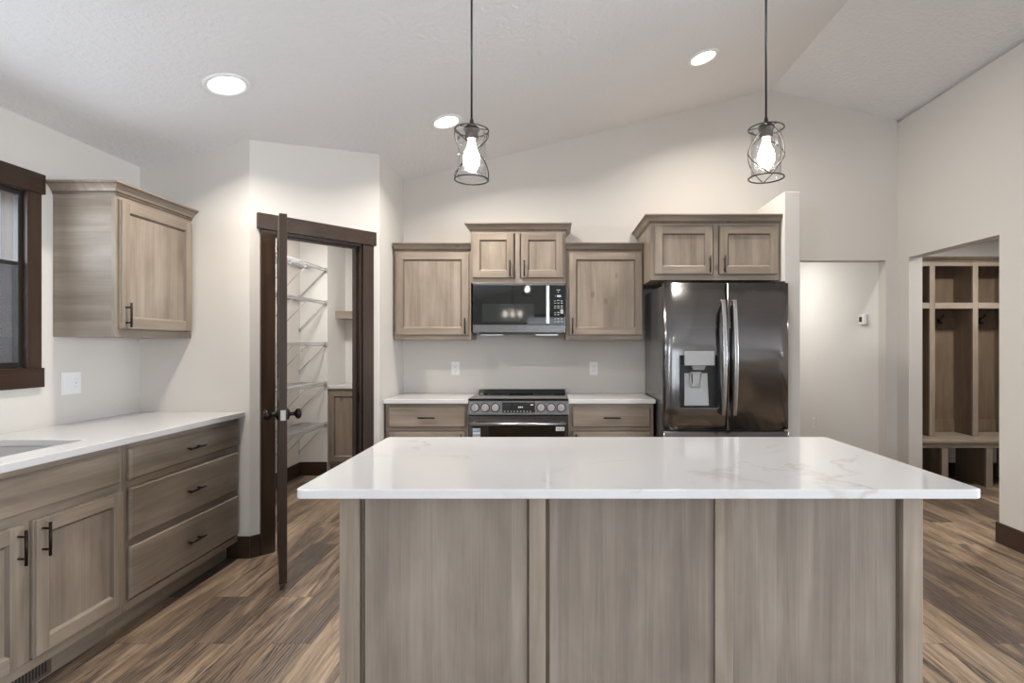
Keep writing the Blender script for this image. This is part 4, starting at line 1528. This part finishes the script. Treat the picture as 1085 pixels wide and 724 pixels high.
# ------------------------------------------------------------------ pendants
def pendant(x, y, zb, label, rot, first=None):
    if first is not None:
        t = dup(first, (x, y, zb), label, rotz=rot)
        for ch in t.children:
            if ch.name.startswith(('cord', 'ceiling_canopy')):
                dz = cz(x) - first['top']
                if ch.name.startswith('cord'):
                    L0 = first['top'] - first.location.z - CORD0
                    ch.data = ch.data.copy()
                    for v in ch.data.vertices:
                        if v.co.z > CORD0 + .01:
                            v.co.z += (cz(x) - zb) - (first['top'] - first.location.z)
                else:
                    ch.location.z += (cz(x) - zb) - (first['top'] - first.location.z)
        return t
    t = thing('pendant_light', label, 'pendant light', (0, 0, 0), 'pendants over the island')
    R_, Hh = .0622, .185
    ring = lambda z, r: [(r * math.cos(2 * math.pi * k / 40), r * math.sin(2 * math.pi * k / 40), z) for k in range(40)]
    b = B()
    b.tube(ring(.002, R_), .0028, 6, closed=True); b.tube(ring(Hh, R_), .0026, 6, closed=True)
    for s0 in (0, math.pi):
        for d in (-1, 1):
            pts = []
            for i in range(25):
                q = i / 24
                a = s0 + d * math.pi * q
                pts.append((R_ * math.cos(a), R_ * math.sin(a), .002 + (Hh - .002) * q))
            b.tube(pts, .0019, 6)
    for a in (math.pi / 2, -math.pi / 2):
        b.lathe([(.001, -.004), (.0042, -.002), (.0042, .002), (.001, .004)], (R_ * math.cos(a), R_ * math.sin(a), Hh / 2), 2, 10)
    for k in range(3):
        a = math.pi / 2 + k * 2 * math.pi / 3
        b.tube([(R_ * math.cos(a), R_ * math.sin(a), Hh), (.012 * math.cos(a), .012 * math.sin(a), Hh + .006)], .0019, 6)
    b.build('cage', CAGE, t)
    b = B(); b.lathe([(.053, .008), (.053, .176), (.0515, .176), (.0515, .008), (.053, .008)], (0, 0, 0), 2, 40, caps=False)
    b.build('glass_shade', SHADE_GLASS, t)
    b = B()
    b.lathe([(.024, .150), (.024, .180), (.030, .186), (.030, .192), (.016, .205), (.008, .212), (.006, .226), (.003, .228)], (0, 0, 0), 2, 24)
    b.build('socket', CAGE, t)
    b = B()
    b.lathe([(.012, .156), (.0130, .136), (.0165, .122), (.0255, .104), (.0300, .086), (.0305, .078), (.029, .064), (.021, .050), (.010, .044), (.001, .043)], (0, 0, 0), 2, 28)
    b.build('bulb', BULB, t)
    top = cz(x) - zb
    b = B()
    n = 12
    b.tube([(.0015 * math.sin(7 * i / n), 0, CORD0 + (top - .02 - CORD0) * i / n) if 0 < i < n else (0, 0, CORD0 + (top - .02 - CORD0) * i / n) for i in (0, n)], .0040, 8)
    b.build('cord', BLACK_PLASTIC, t)
    b = B(); b.lathe([(.006, -.030), (.055, -.022), (.062, -.016), (.062, .012)], (0, 0, top), 2, 32); b.build('ceiling_canopy', CAGE, t)
    t.location = (x, y, zb)
    t.rotation_euler = (0, 0, rot)
    t['top'] = cz(x)
    return t
CORD0 = .226
PDY = 2.03
pa = pendant(-.295, PDY, 1.942, 'caged clear glass pendant lamp over the left half of the island', math.radians(23))
pb = pendant(.797, PDY, 1.948, 'caged clear glass pendant lamp over the right half of the island', math.radians(78), pa)
del pa['top']
if 'top' in pb: del pb['top']

# ------------------------------------------------------------------ other room lights (out of view or reflected)
def flush(name, x, y, z, label, power, r=.14):
    t = thing(name, label, 'ceiling light', (x, y, z))
    b = B(); b.lathe([(r, z - .001), (r, z - .02), (r - .012, z - .026)], (x, y, 0), 2, 36, caps=False); b.build('rim', WHITE_PLASTIC, t)
    b = B(); b.lathe([(r - .012, z - .026), (r * .7, z - .036), (.01, z - .040)], (x, y, 0), 2, 36); b.build('diffuser', LENS, t)
    area_light('flush_light_beam', (x, y, z - .045), (0, 0, 0), r * 1.4, r * 1.4, power, (1.0, 0.965, 0.92), 'DISK')
flush('flush_light', 2.10, 6.25, 2.44, 'round flush ceiling light in the hallway', 17)
flush('flush_light', -1.95, 4.75, cz(-2.1) - .02, 'round flush ceiling light inside the pantry', 19)
flush('flush_light', 3.95, 4.35, 2.44, 'added round ceiling light, out of view, brightening the mudroom', 30)  # added lamp, never in view, put in to brighten the lockers

t = thing('dining_chandelier', 'black rectangular dining fixture with three bulbs behind the viewer', 'chandelier', (-.98, -5.1, 2.0))
zc, yc, xc = 2.0, -5.1, -.98
b = B()
for z in (zc, zc + .26):
    for y in (yc - .1, yc + .1):
        b.tube([(xc - .31, y, z), (xc + .31, y, z)], .007, 8)
    for x in (xc - .31, xc + .31):
        b.tube([(x, yc - .1, z), (x, yc + .1, z)], .007, 8)
for x in (xc - .31, xc + .31):
    for y in (yc - .1, yc + .1):
        b.tube([(x, y, zc), (x, y, zc + .26)], .007, 8)
b.tube([(xc - .31, yc, zc + .26), (xc + .31, yc, zc + .26)], .007, 8)
b.build('frame', CAGE, t)
b = B(); b.tube([(xc, yc, zc + .26), (xc, yc, cz(xc))], .009, 8); b.build('stem', CAGE, t)
for x in (xc - .19, xc, xc + .19):
    b = B(); b.lathe([(.012, .2), (.016, .17), (.030, .12), (.028, .09), (.012, .07), (.001, .068)], (x, yc, zc), 2, 20); b.build('bulb', BULB, t)
    b = B(); b.lathe([(.016, .195), (.016, .255)], (x, yc, zc), 2, 16); b.build('socket', CAGE, t)
